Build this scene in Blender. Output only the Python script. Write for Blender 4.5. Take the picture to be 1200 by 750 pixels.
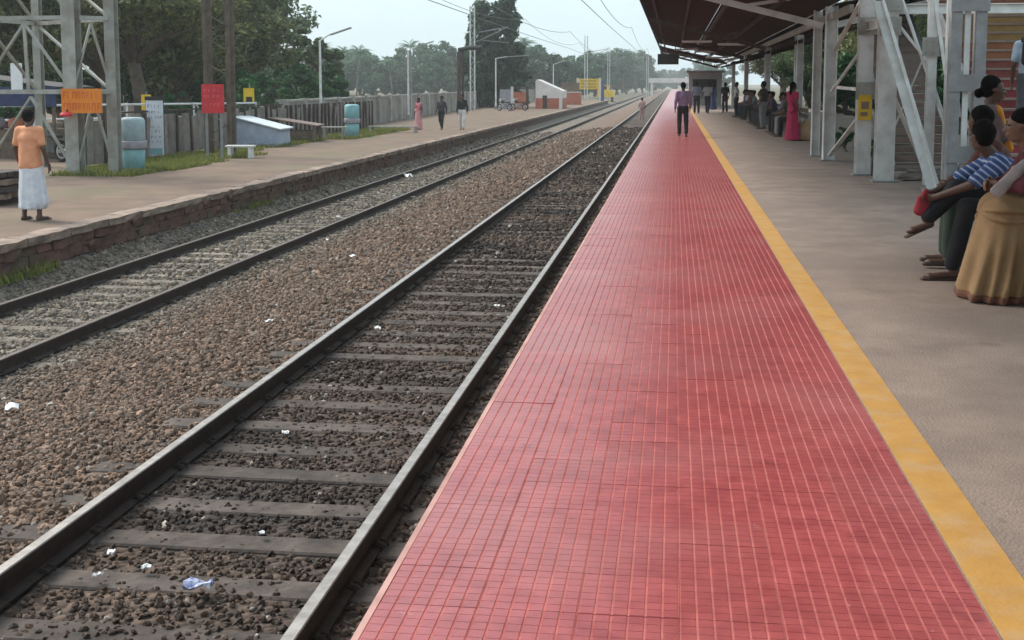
import bpy, bmesh, math, random
import numpy as np
from mathutils import Vector, Matrix, Euler
R = math.radians
random.seed(7); RNG = np.random.default_rng(7)
for o in list(bpy.data.objects): bpy.data.objects.remove(o)
SC = bpy.context.scene; COL = SC.collection

# ------------------------------------------------------------------ camera
cam = bpy.data.cameras.new('camera'); camo = bpy.data.objects.new('camera', cam); COL.objects.link(camo)
camo.location = (0, 0, 1.6); camo.rotation_euler = (R(90 - 5.945), 0, R(7.4255))
cam.sensor_width = 36; cam.lens = 43.5; cam.shift_y = -125 / 1200
cam.clip_start = .05; cam.clip_end = 9000; SC.camera = camo

# ------------------------------------------------------------------ sky, sun, exposure (pale overcast noon)
SUN_EL, SUN_AZ = 47, -62
W = bpy.data.worlds.new('World'); SC.world = W; W.use_nodes = True
n = W.node_tree.nodes; l = W.node_tree.links; bg = n['Background']
sky = n.new('ShaderNodeTexSky'); sky.sky_type = 'NISHITA'; sky.sun_disc = False
sky.sun_elevation = R(SUN_EL); sky.sun_rotation = R(SUN_AZ); sky.dust_density = 6; sky.air_density = 1.0; sky.ozone_density = 1.5
mx = n.new('ShaderNodeMix'); mx.data_type = 'RGBA'; mx.inputs[0].default_value = .8
mx.inputs[7].default_value = (2.85, 3.6, 3.85, 1)          # even cloud layer, pale cyan white
tcw = n.new('ShaderNodeTexCoord'); cn = n.new('ShaderNodeTexNoise'); cn.inputs['Scale'].default_value = 2.2; cn.inputs['Detail'].default_value = 5; l.new(tcw.outputs['Generated'], cn.inputs['Vector'])
cmr = n.new('ShaderNodeMapRange'); cmr.inputs[1].default_value = .3; cmr.inputs[2].default_value = .7; cmr.inputs[3].default_value = .93; cmr.inputs[4].default_value = 1.07; l.new(cn.outputs['Fac'], cmr.inputs[0])
chs = n.new('ShaderNodeHueSaturation'); l.new(cmr.outputs[0], chs.inputs['Value']); l.new(mx.outputs[2], chs.inputs['Color'])
l.new(sky.outputs[0], mx.inputs[6]); l.new(chs.outputs[0], bg.inputs[0]); bg.inputs[1].default_value = .115
sl = bpy.data.lights.new('sun', 'SUN'); sl.energy = 1.5; sl.angle = R(24); sl.color = (1, .945, .865)
so = bpy.data.objects.new('sun', sl); COL.objects.link(so); so.location = (-30, 20, 60)
so.rotation_euler = (R(90 - SUN_EL), 0, R(180 - SUN_AZ))
SC.view_settings.view_transform = 'Standard'; SC.view_settings.look = 'None'
SC.view_settings.exposure = 1.47; SC.view_settings.gamma = 1
SC.render.engine = 'CYCLES'

# ------------------------------------------------------------------ materials
MATS = {}
def mat(name, c1, c2=None, rough=.8, scale=6., bump=0., bscale=None, metal=0., rnd=0., c3=None, scale3=1.2, amt3=.55, world=True, spec=.5, detail=5.):
    if name in MATS: return MATS[name]
    m = bpy.data.materials.new(name); m.use_nodes = True; MATS[name] = m
    nt = m.node_tree; N = nt.nodes; L = nt.links; p = N['Principled BSDF']
    p.inputs['Roughness'].default_value = rough; p.inputs['Metallic'].default_value = metal
    p.inputs['Specular IOR Level'].default_value = spec
    if world: co = N.new('ShaderNodeNewGeometry').outputs['Position']
    else: co = N.new('ShaderNodeTexCoord').outputs['Object']
    c2 = c2 or tuple(v * .7 for v in c1)
    nz = N.new('ShaderNodeTexNoise'); nz.inputs['Scale'].default_value = scale; nz.inputs['Detail'].default_value = detail; nz.inputs['Roughness'].default_value = .62
    L.new(co, nz.inputs['Vector'])
    rp = N.new('ShaderNodeValToRGB'); rp.color_ramp.elements[0].position = .36; rp.color_ramp.elements[1].position = .64
    rp.color_ramp.elements[0].color = (*c2, 1); rp.color_ramp.elements[1].color = (*c1, 1)
    L.new(nz.outputs['Fac'], rp.inputs[0]); out = rp.outputs[0]
    if c3:
        n3 = N.new('ShaderNodeTexNoise'); n3.inputs['Scale'].default_value = scale3; n3.inputs['Detail'].default_value = 4
        L.new(co, n3.inputs['Vector'])
        mr = N.new('ShaderNodeMapRange'); mr.inputs[1].default_value = .46; mr.inputs[2].default_value = .66; mr.inputs[4].default_value = amt3
        L.new(n3.outputs['Fac'], mr.inputs[0])
        m3 = N.new('ShaderNodeMix'); m3.data_type = 'RGBA'; m3.inputs[7].default_value = (*c3, 1)
        L.new(mr.outputs[0], m3.inputs[0]); L.new(out, m3.inputs[6]); out = m3.outputs[2]
    if rnd:
        oi = N.new('ShaderNodeObjectInfo'); mr = N.new('ShaderNodeMapRange'); mr.inputs[3].default_value = 1 - rnd; mr.inputs[4].default_value = 1 + rnd
        L.new(oi.outputs['Random'], mr.inputs[0])
        hs = N.new('ShaderNodeHueSaturation'); L.new(mr.outputs[0], hs.inputs['Value']); L.new(out, hs.inputs['Color']); out = hs.outputs[0]
    L.new(out, p.inputs['Base Color'])
    if bump:
        nb = N.new('ShaderNodeTexNoise'); nb.inputs['Scale'].default_value = bscale or scale * 4; nb.inputs['Detail'].default_value = 6
        L.new(co, nb.inputs['Vector'])
        b = N.new('ShaderNodeBump'); b.inputs['Strength'].default_value = bump; b.inputs['Distance'].default_value = .02
        L.new(nb.outputs['Fac'], b.inputs['Height']); L.new(b.outputs[0], p.inputs['Normal'])
    return m

def leafmat(name, c1, c2, c3=None):
    m = bpy.data.materials.new(name); m.use_nodes = True; MATS[name] = m
    nt = m.node_tree; N = nt.nodes; L = nt.links; p = N['Principled BSDF']; outn = N['Material Output']
    g = N.new('ShaderNodeNewGeometry'); oi = N.new('ShaderNodeObjectInfo')
    rp = N.new('ShaderNodeValToRGB'); rp.color_ramp.elements[0].color = (*c2, 1); rp.color_ramp.elements[1].color = (*c1, 1)
    if c3: e = rp.color_ramp.elements.new(.93); e.color = (*c1, 1); rp.color_ramp.elements[-1].color = (*c3, 1)
    L.new(g.outputs['Random Per Island'], rp.inputs[0])
    mr = N.new('ShaderNodeMapRange'); mr.inputs[3].default_value = .75; mr.inputs[4].default_value = 1.25; L.new(oi.outputs['Random'], mr.inputs[0])
    hs = N.new('ShaderNodeHueSaturation'); L.new(rp.outputs[0], hs.inputs['Color']); L.new(mr.outputs[0], hs.inputs['Value'])
    L.new(hs.outputs[0], p.inputs['Base Color']); p.inputs['Roughness'].default_value = .6
    tr = N.new('ShaderNodeBsdfTranslucent'); L.new(hs.outputs[0], tr.inputs['Color'])
    ms = N.new('ShaderNodeMixShader'); ms.inputs[0].default_value = .3
    L.new(p.outputs[0], ms.inputs[1]); L.new(tr.outputs[0], ms.inputs[2]); L.new(ms.outputs[0], outn.inputs['Surface'])
    return m

M = {}
M['conc'] = mat('platform_concrete', (.285, .215, .178), (.198, .147, .122), .82, 1.7, .5, 70, c3=(.19, .142, .12), scale3=.5, amt3=.75, detail=12)
def spots(m, scale, size, col):
    nt = m.node_tree; N = nt.nodes; L = nt.links; p = N['Principled BSDF']; ge = N.new('ShaderNodeNewGeometry')
    nz = N.new('ShaderNodeTexNoise'); nz.inputs['Scale'].default_value = scale * 6; mxv = N.new('ShaderNodeMix'); mxv.data_type = 'VECTOR'; mxv.inputs[0].default_value = .09
    L.new(ge.outputs['Position'], nz.inputs['Vector']); L.new(ge.outputs['Position'], mxv.inputs[4]); L.new(nz.outputs['Color'], mxv.inputs[5])
    vo = N.new('ShaderNodeTexVoronoi'); vo.inputs['Scale'].default_value = scale; L.new(mxv.outputs[1], vo.inputs['Vector'])
    sp = N.new('ShaderNodeSeparateColor'); L.new(vo.outputs['Color'], sp.inputs[0])
    th = N.new('ShaderNodeMath'); th.operation = 'MULTIPLY'; th.inputs[1].default_value = size; L.new(sp.outputs[0], th.inputs[0])
    df = N.new('ShaderNodeMath'); df.operation = 'SUBTRACT'; L.new(th.outputs[0], df.inputs[0]); L.new(vo.outputs['Distance'], df.inputs[1])
    mr = N.new('ShaderNodeMapRange'); mr.inputs[1].default_value = 0; mr.inputs[2].default_value = size * .35; mr.inputs[4].default_value = .6; L.new(df.outputs[0], mr.inputs[0])
    mx = N.new('ShaderNodeMix'); mx.data_type = 'RGBA'; mx.inputs[7].default_value = (*col, 1); L.new(mr.outputs[0], mx.inputs[0]); L.new(p.inputs['Base Color'].links[0].from_socket, mx.inputs[6]); L.new(mx.outputs[2], p.inputs['Base Color'])
spots(M['conc'], 1.1, .16, (.13, .095, .08)); spots(M['conc'], 5, .14, (.16, .12, .10))
M['conc_dark'] = mat('old_concrete', (.22, .19, .165), (.13, .11, .095), .9, 3, .5, 25)
M['conc_light'] = mat('light_concrete', (.42, .40, .36), (.28, .26, .235), .9, 3, .4, 25, rnd=.15)
M['earth'] = mat('earth', (.15, .115, .075), (.095, .08, .05), .95, 1.4, .4, 18, c3=(.07, .095, .03), scale3=.12, amt3=.85)
M['farplat'] = mat('far_platform_earth', (.175, .112, .080), (.112, .074, .054), .95, 1.1, .35, 16, c3=(.125, .11, .06), scale3=.35, amt3=.55)
M['wallstone'] = mat('laterite_stone', (.15, .075, .056), (.08, .045, .037), .95, 5, .8, 16, rnd=.14, c3=(.10, .088, .05), scale3=1.3, amt3=.7)
M['coping'] = mat('coping_stone', (.27, .20, .16), (.155, .115, .092), .95, 3, .6, 20, rnd=.2)
M['steel_paint'] = mat('silver_paint', (.76, .76, .74), (.62, .615, .60), .5, 3, .06, 30, c3=(.32, .26, .21), scale3=3.5, amt3=.35)
M['steel_paint_old'] = mat('weathered_silver_paint', (.40, .40, .36), (.29, .285, .26), .6, 4, .08, 30, c3=(.2, .155, .12), scale3=2.2, amt3=.5)
M['steel_grey'] = mat('grey_paint', (.30, .30, .31), (.22, .22, .225), .5, 5, .1, 20, c3=(.17, .15, .14), scale3=3, amt3=.5)
M['rail_side'] = mat('rusty_rail', (.048, .030, .024), (.024, .016, .014), .85, 9, .3, 40)
M['rail_top'] = mat('polished_rail', (.42, .38, .355), (.28, .245, .225), .42, 9, 0, metal=.8)
M['rail_top_dull'] = mat('dull_rail', (.13, .10, .088), (.08, .062, .053), .55, 7, 0, metal=.4)
M['sleeper'] = mat('stained_sleeper', (.098, .076, .066), (.036, .028, .025), .9, 4, .5, 20, rnd=.2)
M['sleeper_far'] = mat('dusty_sleeper', (.21, .175, .14), (.12, .10, .08), .9, 4, .5, 20, rnd=.2)
M['roof'] = mat('brown_roof_sheet', (.032, .025, .023), (.02, .0165, .016), .7, 1.5, .1, 8, rnd=.15)
M['dark'] = mat('dark_iron', (.03, .027, .026), (.018, .017, .017), .6, 6)
M['yellow_line'] = mat('worn_yellow_paint', (.47, .25, .055), (.40, .205, .045), .7, 5, .15, 60, c3=(.44, .31, .19), scale3=6, amt3=.4, detail=9)
M['black'] = mat('black_rubber', (.02, .02, .02), (.012, .012, .012), .7, 8)
M['white_paint'] = mat('white_paint', (.78, .78, .76), (.62, .62, .60), .6, 3)
M['litter'] = mat('white_plastic', (.85, .85, .85), (.7, .72, .75), .4, 30, world=False)
M['litter_blue'] = mat('blue_plastic', (.75, .78, .85), (.10, .14, .42), .35, 22, world=False)
M['teal'] = mat('teal_paint', (.25, .47, .49), (.185, .37, .40), .6, 4, .1, rnd=.1)
M['teal_pale'] = mat('pale_blue_paint', (.36, .45, .48), (.27, .34, .37), .6, 5)
M['mauve'] = mat('grey_mauve_paint', (.36, .34, .37), (.27, .25, .28), .7, 5)
M['orange'] = mat('orange_board', (.80, .25, .018), (.68, .18, .012), .55, 3)
M['redpaint'] = mat('red_board', (.68, .035, .045), (.55, .025, .035), .5, 3)
M['yellow'] = mat('yellow_board', (.78, .52, .02), (.70, .42, .02), .5, 3)
M['cream'] = mat('cream_paint', (.74, .66, .52), (.62, .54, .42), .7, 2)
M['tarp'] = mat('blue_grey_tarpaulin', (.43, .49, .58), (.33, .38, .47), .6, 4, .3, 9)
M['tarp_top'] = mat('pale_tarpaulin', (.62, .66, .68), (.48, .52, .55), .55, 3, .3, 8)
M['wood'] = mat('weathered_wood', (.22, .155, .11), (.12, .085, .062), .9, 5, .4, 30, rnd=.2)
M['rustroof'] = mat('rusty_sheet', (.26, .18, .15), (.17, .115, .10), .8, 2)
M['fence_panel'] = mat('weathered_fence_slab', (.255, .225, .195), (.16, .14, .12), .95, 3, .5, 14, rnd=.18)
M['fence_post'] = mat('dark_fence_post', (.085, .058, .05), (.05, .036, .032), .9, 5, .3, rnd=.2)
M['hut_white'] = mat('whitewash', (.76, .70, .66), (.64, .58, .54), .8, 1.2)
M['hut_red'] = mat('brick_orange_wash', (.52, .17, .10), (.42, .125, .075), .85, 1.2, rnd=.1)
M['rooftile'] = mat('red_clay_roof', (.22, .10, .08), (.15, .072, .06), .9, 3, .5, 12)
M['bark'] = mat('bark', (.15, .115, .085), (.085, .064, .05), .95, 4, .8, 9)
M['palmbark'] = mat('palm_bark', (.21, .19, .165), (.14, .125, .11), .95, 3, .6, 8)
M['blue_cloth'] = mat('blue_tarpaulin', (.03, .045, .13), (.02, .03, .085), .7, 3)
M['signblue'] = mat('sign_blue', (.06, .10, .33), (.05, .08, .28), .5, 3)
M['glyph_red'] = mat('red_lettering', (.66, .12, .02), (.58, .09, .015), .5, 3)
M['glyph_grey'] = mat('grey_lettering', (.33, .33, .40), (.26, .26, .32), .6, 3)
M['glyph_pale'] = mat('pale_lettering', (.72, .14, .15), (.68, .11, .12), .6, 3)
M['glyph_black'] = mat('black_lettering', (.06, .05, .02), (.04, .035, .015), .6, 3)
M['board_white'] = mat('white_board', (.72, .73, .78), (.62, .63, .69), .5, 2)
M['leafA'] = leafmat('leaf_olive', (.21, .225, .07), (.045, .062, .022), (.31, .27, .11))
M['leafB'] = leafmat('leaf_green', (.13, .20, .06), (.035, .07, .025))
M['leafC'] = leafmat('leaf_dark', (.045, .10, .045), (.015, .038, .02))
M['leafD'] = leafmat('leaf_bright', (.05, .16, .04), (.02, .07, .02))
M['leafE'] = leafmat('leaf_far', (.085, .185, .095), (.032, .085, .05))
M['grass'] = leafmat('grass_blade', (.20, .215, .045), (.10, .125, .03), (.30, .24, .09))

# ------------------------------------------------------------------ mesh helpers
class MB:
    def __init__(s): s.v = []; s.f = []; s.mi = []
    def add(s, vs, fs, mi=0):
        k = len(s.v); s.v += [tuple(v) for v in vs]; s.f += [tuple(i + k for i in f) for f in fs]; s.mi += [mi] * len(fs); return s
    def box(s, x0, x1, y0, y1, z0, z1, mi=0):
        return s.add([(x0,y0,z0),(x1,y0,z0),(x1,y1,z0),(x0,y1,z0),(x0,y0,z1),(x1,y0,z1),(x1,y1,z1),(x0,y1,z1)],
                     [(0,3,2,1),(4,5,6,7),(0,1,5,4),(1,2,6,5),(2,3,7,6),(3,0,4,7)], mi)
    def beam(s, a, b, w, h, mi=0, up=(0,0,1)):
        a = Vector(a); b = Vector(b); d = (b - a).normalized(); u = Vector(up)
        if abs(d.dot(u)) > .98: u = Vector((0,1,0)) if abs(d.y) < .9 else Vector((1,0,0))
        x = d.cross(u).normalized() * (w / 2); y = x.cross(d).normalized() * (h / 2)
        vs = [p + i * x + j * y for p in (a, b) for i, j in ((-1,-1),(1,-1),(1,1),(-1,1))]
        return s.add(vs, [(0,1,2,3),(7,6,5,4),(0,4,5,1),(1,5,6,2),(2,6,7,3),(3,7,4,0)], mi)
    def isec(s, a, b, w, h, t=.02, up=(0,1,0), mi=0):       # I-section: flanges across w, depth h along 'up'
        a = Vector(a); b = Vector(b); d = (b - a).normalized(); u = Vector(up); u = (u - d * u.dot(d)).normalized()
        for k in (-1, 1): s.beam(a + u * k * (h - t) / 2, b + u * k * (h - t) / 2, w, t, mi, u)
        s.beam(a, b, t * .8, h - 2 * t - .002, mi, u); return s
    def tube(s, pts, rs, n=8, mi=0, caps=True):
        pts = [Vector(p) for p in pts]; rs = rs if hasattr(rs, '__len__') else [rs] * len(pts); k = len(s.v); ref = None
        for i, p in enumerate(pts):
            d = (pts[min(i + 1, len(pts) - 1)] - pts[max(i - 1, 0)]).normalized()
            if ref is None: ref = Vector((1,0,0)) if abs(d.x) < .8 else Vector((0,1,0))
            x = (ref - d * ref.dot(d)).normalized(); y = d.cross(x); ref = x
            for j in range(n):
                a = 2 * math.pi * j / n; s.v.append(tuple(p + (x * math.cos(a) + y * math.sin(a)) * rs[i]))
        for i in range(len(pts) - 1):
            for j in range(n):
                s.f.append((k + i*n + j, k + i*n + (j+1) % n, k + (i+1)*n + (j+1) % n, k + (i+1)*n + j)); s.mi.append(mi)
        if caps:
            s.f.append(tuple(k + j for j in range(n))[::-1]); s.f.append(tuple(k + (len(pts)-1)*n + j for j in range(n))); s.mi += [mi, mi]
        return s
    def lathe(s, prof, c=(0,0,0), n=16, mi=0):
        return s.tube([(c[0], c[1], c[2] + z) for r, z in prof], [r for r, z in prof], n, mi)
    def torus(s, c, R0, r0, axis='x', n=20, m=8, mi=0):
        k = len(s.v)
        for i in range(n):
            a = 2*math.pi*i/n
            for j in range(m):
                b = 2*math.pi*j/m; q = R0 + r0*math.cos(b); h = r0*math.sin(b)
                p = (h, q*math.cos(a), q*math.sin(a)) if axis == 'x' else (q*math.cos(a), q*math.sin(a), h)
                s.v.append((c[0]+p[0], c[1]+p[1], c[2]+p[2]))
        for i in range(n):
            for j in range(m):
                s.f.append((k+i*m+j, k+((i+1)%n)*m+j, k+((i+1)%n)*m+(j+1)%m, k+i*m+(j+1)%m)); s.mi.append(mi)
        return s
    def extr(s, prof, y0, y1, mi=0, fm=None):               # closed XZ profile run along Y
        k = len(prof); vs = [(x, y, z) for y in (y0, y1) for x, z in prof]
        fs = [(i, (i+1) % k, k + (i+1) % k, k + i) for i in range(k)]
        s.add(vs, fs, mi)
        if fm:
            for i, m in fm.items(): s.mi[len(s.mi) - k + i] = m
        return s.add(vs, [tuple(range(k))[::-1], tuple(range(k, 2*k))], mi)
    def mesh(s, name, mats, smooth=False):
        me = bpy.data.meshes.new(name); me.from_pydata(s.v, [], s.f)
        for m in (mats if isinstance(mats, (list, tuple)) else [mats]): me.materials.append(M[m] if isinstance(m, str) else m)
        me.polygons.foreach_set('material_index', s.mi)
        if smooth: me.polygons.foreach_set('use_smooth', [True] * len(s.f))
        bm = bmesh.new(); bm.from_mesh(me); bmesh.ops.recalc_face_normals(bm, faces=bm.faces); bm.to_mesh(me); bm.free()
        me.update(); return me
    def obj(s, name, mats, parent=None, smooth=False, loc=(0,0,0), rz=0):
        return link(name, s.mesh(name, mats, smooth), parent, loc, rz)
def link(name, me, parent=None, loc=(0,0,0), rz=0):
    o = bpy.data.objects.new(name, me); COL.objects.link(o); o.location = loc; o.rotation_euler = (0, 0, rz)
    if parent: o.parent = parent
    return o
def npmesh(name, V, F, mats, smooth=False, col=None):
    V = np.asarray(V, np.float32); F = np.asarray(F, np.int32); me = bpy.data.meshes.new(name)
    me.vertices.add(len(V)); me.vertices.foreach_set('co', V.ravel())
    k = F.shape[1]; me.loops.add(F.size); me.loops.foreach_set('vertex_index', F.ravel())
    me.polygons.add(len(F)); me.polygons.foreach_set('loop_start', np.arange(0, F.size, k, dtype=np.int32))
    me.polygons.foreach_set('use_smooth', np.full(len(F), smooth))
    for m in (mats if isinstance(mats, (list, tuple)) else [mats]): me.materials.append(M[m] if isinstance(m, str) else m)
    if col is not None:
        a = me.color_attributes.new('col', 'FLOAT_COLOR', 'POINT'); a.data.foreach_set('color', np.asarray(col, np.float32).ravel())
    me.update(calc_edges=True); return me
def tag(o, label=None, cat=None, group=None, kind=None):
    if label: o['label'] = label
    if cat: o['category'] = cat
    if group: o['group'] = group
    if kind: o['kind'] = kind
    return o
def thing(name, label, cat, loc=(0,0,0), rz=0, group=None):
    o = bpy.data.objects.new(name, None); o.empty_display_size = .2; COL.objects.link(o); o.location = loc; o.rotation_euler = (0,0,rz)
    return tag(o, label, cat, group)
def struct(name, loc=(0,0,0)):
    o = bpy.data.objects.new(name, None); o.empty_display_size = .2; COL.objects.link(o); o.location = loc; o['kind'] = 'structure'; return o
def copy_tree(o, parent=None):
    c = o.copy(); COL.objects.link(c); c.parent = parent
    for ch in list(o.children): copy_tree(ch, c)
    return c
def fbm(x, y, s, seed=0):
    r = np.random.default_rng(seed); t = np.zeros_like(np.asarray(x, float))
    for k in range(9):
        a = r.uniform(0, 6.28); f = s * r.uniform(.5, 2.2); t = t + np.sin((np.cos(a)*x + np.sin(a)*y) * f + r.uniform(0, 6.28))
    return t / 9

# ================================================================== GROUND
PX0, PE = -.907, -9.14                 # platform edge by the camera, edge of the far platform
FZ = -.59                              # top of the far platform
g = MB().box(-4000, 4000, -600, 7000, -3, -1.42).obj('ground', 'earth'); g['kind'] = 'structure'

def bed_z(x):
    return np.interp(x, [-9.3, -8.9, -8.5, -6.5, -5.9, -4.2, -3.9, -1.2, -.8], [-1.02, -1.12, -1.325, -1.325, -1.27, -1.03, -1.005, -1.005, -1.0])
ys = np.concatenate([np.arange(-2, 40, .25), np.arange(40, 130, 1.), np.arange(130, 700, 20.)]); xs = np.arange(-9.3, -.75, .13)
GX, GY = np.meshgrid(xs, ys, indexing='ij')
GZ = bed_z(GX) + .015 * fbm(GX, GY, 4, 3) + .012 * fbm(GX, GY, 1.3, 4)
V = np.stack([GX, GY, GZ], -1).reshape(-1, 3); nx, ny = GX.shape
I = np.arange(nx * ny).reshape(nx, ny); F = np.stack([I[:-1,:-1], I[1:,:-1], I[1:,1:], I[:-1,1:]], -1).reshape(-1, 4)
# colour of the stone bed across the tracks
def zone_col(x, y, n):
    dark = np.clip(1 - np.abs(x + 2.42) / 1.15, 0, 1); dark = np.clip(dark * 2.6, 0, 1) * np.clip(.72 + .55 * fbm(x, y, 2.2, 11), .25, 1)
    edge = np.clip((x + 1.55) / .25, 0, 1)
    far = np.clip((-x - 5.7) / 1.0, 0, 1)
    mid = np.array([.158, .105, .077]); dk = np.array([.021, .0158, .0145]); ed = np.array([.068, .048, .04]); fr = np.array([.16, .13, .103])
    c = mid[None] * (1 - far[:, None]) + fr[None] * far[:, None]
    c = c * (1 - dark[:, None]) + dk[None] * dark[:, None]
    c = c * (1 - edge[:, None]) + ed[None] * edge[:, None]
    return c
c = zone_col(V[:, 0], V[:, 1], 0) * .55
vm = bpy.data.materials.new('stone_bed'); vm.use_nodes = True; N = vm.node_tree.nodes; L = vm.node_tree.links; p = N['Principled BSDF']; p.inputs['Roughness'].default_value = .95
at_ = N.new('ShaderNodeAttribute'); at_.attribute_name = 'col'; ge = N.new('ShaderNodeNewGeometry')
vo = N.new('ShaderNodeTexVoronoi'); vo.inputs['Scale'].default_value = 17; L.new(ge.outputs['Position'], vo.inputs['Vector'])
mr = N.new('ShaderNodeMapRange'); mr.inputs[3].default_value = .8; mr.inputs[4].default_value = 2.6
sep = N.new('ShaderNodeSeparateColor'); L.new(vo.outputs['Color'], sep.inputs[0]); L.new(sep.outputs[0], mr.inputs[0])
hs = N.new('ShaderNodeHueSaturation'); L.new(at_.outputs['Color'], hs.inputs['Color']); L.new(mr.outputs[0], hs.inputs['Value']); L.new(hs.outputs[0], p.inputs['Base Color'])
b = N.new('ShaderNodeBump'); b.inputs['Strength'].default_value = .9; b.inputs['Distance'].default_value = .04; b.invert = True
L.new(vo.outputs['Distance'], b.inputs['Height']); L.new(b.outputs[0], p.inputs['Normal']); M['bed'] = vm
bed = link('ballast_bed', npmesh('ballast_bed', V, F, 'bed', True, np.c_[c, np.ones(len(c))])); bed['kind'] = 'structure'

# ---- loose ballast stones
sm = bpy.data.materials.new('ballast_stone'); sm.use_nodes = True; N = sm.node_tree.nodes; L = sm.node_tree.links; p = N['Principled BSDF']; p.inputs['Roughness'].default_value = .92
at_ = N.new('ShaderNodeAttribute'); at_.attribute_name = 'col'; ge = N.new('ShaderNodeNewGeometry'); nz = N.new('ShaderNodeTexNoise'); nz.inputs['Scale'].default_value = 60
L.new(ge.outputs['Position'], nz.inputs['Vector']); mr = N.new('ShaderNodeMapRange'); mr.inputs[1].default_value = .3; mr.inputs[2].default_value = .7; mr.inputs[3].default_value = .7; mr.inputs[4].default_value = 1.25
L.new(nz.outputs['Fac'], mr.inputs[0]); hs = N.new('ShaderNodeHueSaturation'); L.new(at_.outputs['Color'], hs.inputs['Color']); L.new(mr.outputs[0], hs.inputs['Value']); L.new(hs.outputs[0], p.inputs['Base Color']); M['stone'] = sm
ph = (1 + 5 ** .5) / 2
ICO = np.array([(-1,ph,0),(1,ph,0),(-1,-ph,0),(1,-ph,0),(0,-1,ph),(0,1,ph),(0,-1,-ph),(0,1,-ph),(ph,0,-1),(ph,0,1),(-ph,0,-1),(-ph,0,1)]) / math.sqrt(1 + ph*ph)
ICF = np.array([(0,11,5),(0,5,1),(0,1,7),(0,7,10),(0,10,11),(1,5,9),(5,11,4),(11,10,2),(10,7,6),(7,1,8),(3,9,4),(3,4,2),(3,2,6),(3,6,8),(3,8,9),(4,9,5),(2,4,11),(6,2,10),(8,6,7),(9,8,1)])
SL0, SLP = 2.35, .60                    # first sleeper and spacing
def stones():
    P = []
    for y0, y1, den, r in ((3.0, 10, 720, .0225), (10, 17, 520, .0255), (17, 28, 280, .032), (28, 46, 120, .042), (46, 75, 40, .06)):
        xl = np.maximum(-9.1, -.45 * y1 - 1.6); nn = int((y1 - y0) * (-.9 - xl) * den)
        x = RNG.uniform(xl, -.88, nn); y = RNG.uniform(y0, y1, nn)
        k = x > -.45 * y - 1.9; P.append(np.c_[x[k], y[k], np.full(k.sum(), r) * RNG.uniform(.6, 1.45, k.sum())])
    P = np.concatenate(P); x, y, r = P.T; r = r * np.where((np.abs(x + 2.5) < .85) & (y < 17), .72, 1.)
    frac = ((y - SL0) / SLP) % 1
    near_sl = (np.abs(x + 2.495) < 1.36) & ((frac < .21) | (frac > .79))
    far_sl = (np.abs(x + 7.54) < 1.36) & ((frac < .21) | (frac > .79))
    bury = np.clip(.5 + .9 * fbm(x, y, 1.6, 21), .02, .55)
    keep = ~((near_sl | far_sl) & (RNG.uniform(size=len(x)) > bury * 1.05))
    for rx in (-1.66, -3.33, -6.705, -8.375): keep &= np.abs(x - rx) > .085
    x, y, r = x[keep], y[keep], r[keep]; K = len(x)
    z = bed_z(x) + .015 * fbm(x, y, 4, 3) + .012 * fbm(x, y, 1.3, 4) + r * RNG.uniform(-.25, .55, K)
    sc = np.stack([RNG.uniform(.75, 1.35, K), RNG.uniform(.75, 1.35, K), RNG.uniform(.55, 1., K)], -1) * r[:, None]
    Q = RNG.normal(size=(K, 4)); Q /= np.linalg.norm(Q, axis=1)[:, None]; w, a, b2, c2 = Q.T
    Rm = np.stack([1-2*(b2*b2+c2*c2), 2*(a*b2-c2*w), 2*(a*c2+b2*w), 2*(a*b2+c2*w), 1-2*(a*a+c2*c2), 2*(b2*c2-a*w), 2*(a*c2-b2*w), 2*(b2*c2+a*w), 1-2*(a*a+b2*b2)], -1).reshape(K, 3, 3)
    vv = ICO[None] * RNG.uniform(.72, 1.2, (K, 12, 1)) * sc[:, None, :]
    vv = np.einsum('kij,knj->kni', Rm, vv) + np.stack([x, y, z], -1)[:, None, :]
    ff = ICF[None] + (np.arange(K) * 12)[:, None, None]
    c = zone_col(x, y, 0) * RNG.lognormal(0, .27, K)[:, None]
    hue = RNG.normal(0, .055, K); c = c * np.stack([1 + hue, np.ones(K), 1 - hue], -1)
    pale = RNG.uniform(size=K) < .018; c[pale] = np.array([.34, .30, .26]) * RNG.uniform(.7, 1.2, (pale.sum(), 1))
    cc = np.repeat(np.c_[np.clip(c, .01, .6), np.ones(K)], 12, 0)
    o = link('ballast', npmesh('ballast', vv.reshape(-1, 3), ff.reshape(-1, 3), 'stone', False, cc))
    tag(o, 'brown and grey crushed stone ballast around both tracks', None, None, 'stuff')
stones()

# ---- tracks
def rail_mesh(x, zt, top, y0=-2, y1=600):
    pr = [(-.068,-.156),(.068,-.156),(.068,-.145),(.012,-.128),(.012,-.045),(.034,-.036),(.034,-.006),(.028,0),(-.028,0),(-.034,-.006),(-.034,-.036),(-.012,-.045),(-.012,-.128),(-.068,-.145)]
    mb = MB(); mb.extr([(x + a, zt + b) for a, b in pr], y0, y1, 0, {6: 1, 7: 1, 8: 1}); return mb.mesh('rail', ['rail_side', top])
slp = MB().extr([(-.13,-.2),(.13,-.2),(.115,-.012),(.103,0),(-.103,0),(-.115,-.012)], -1.375, 1.375)
for i, v in enumerate(slp.v): slp.v[i] = (v[1], v[0], v[2])
clip = MB().beam((-.075,0,.012),(-.03,0,.03),.05,.014).tube([(-.10,-.03,.012),(-.09,-.03,.04),(-.05,-.028,.045),(-.05,.02,.045),(-.10,.03,.03)], .009, 6)
clipm = clip.mesh('rail_clip', 'rail_side')
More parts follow.
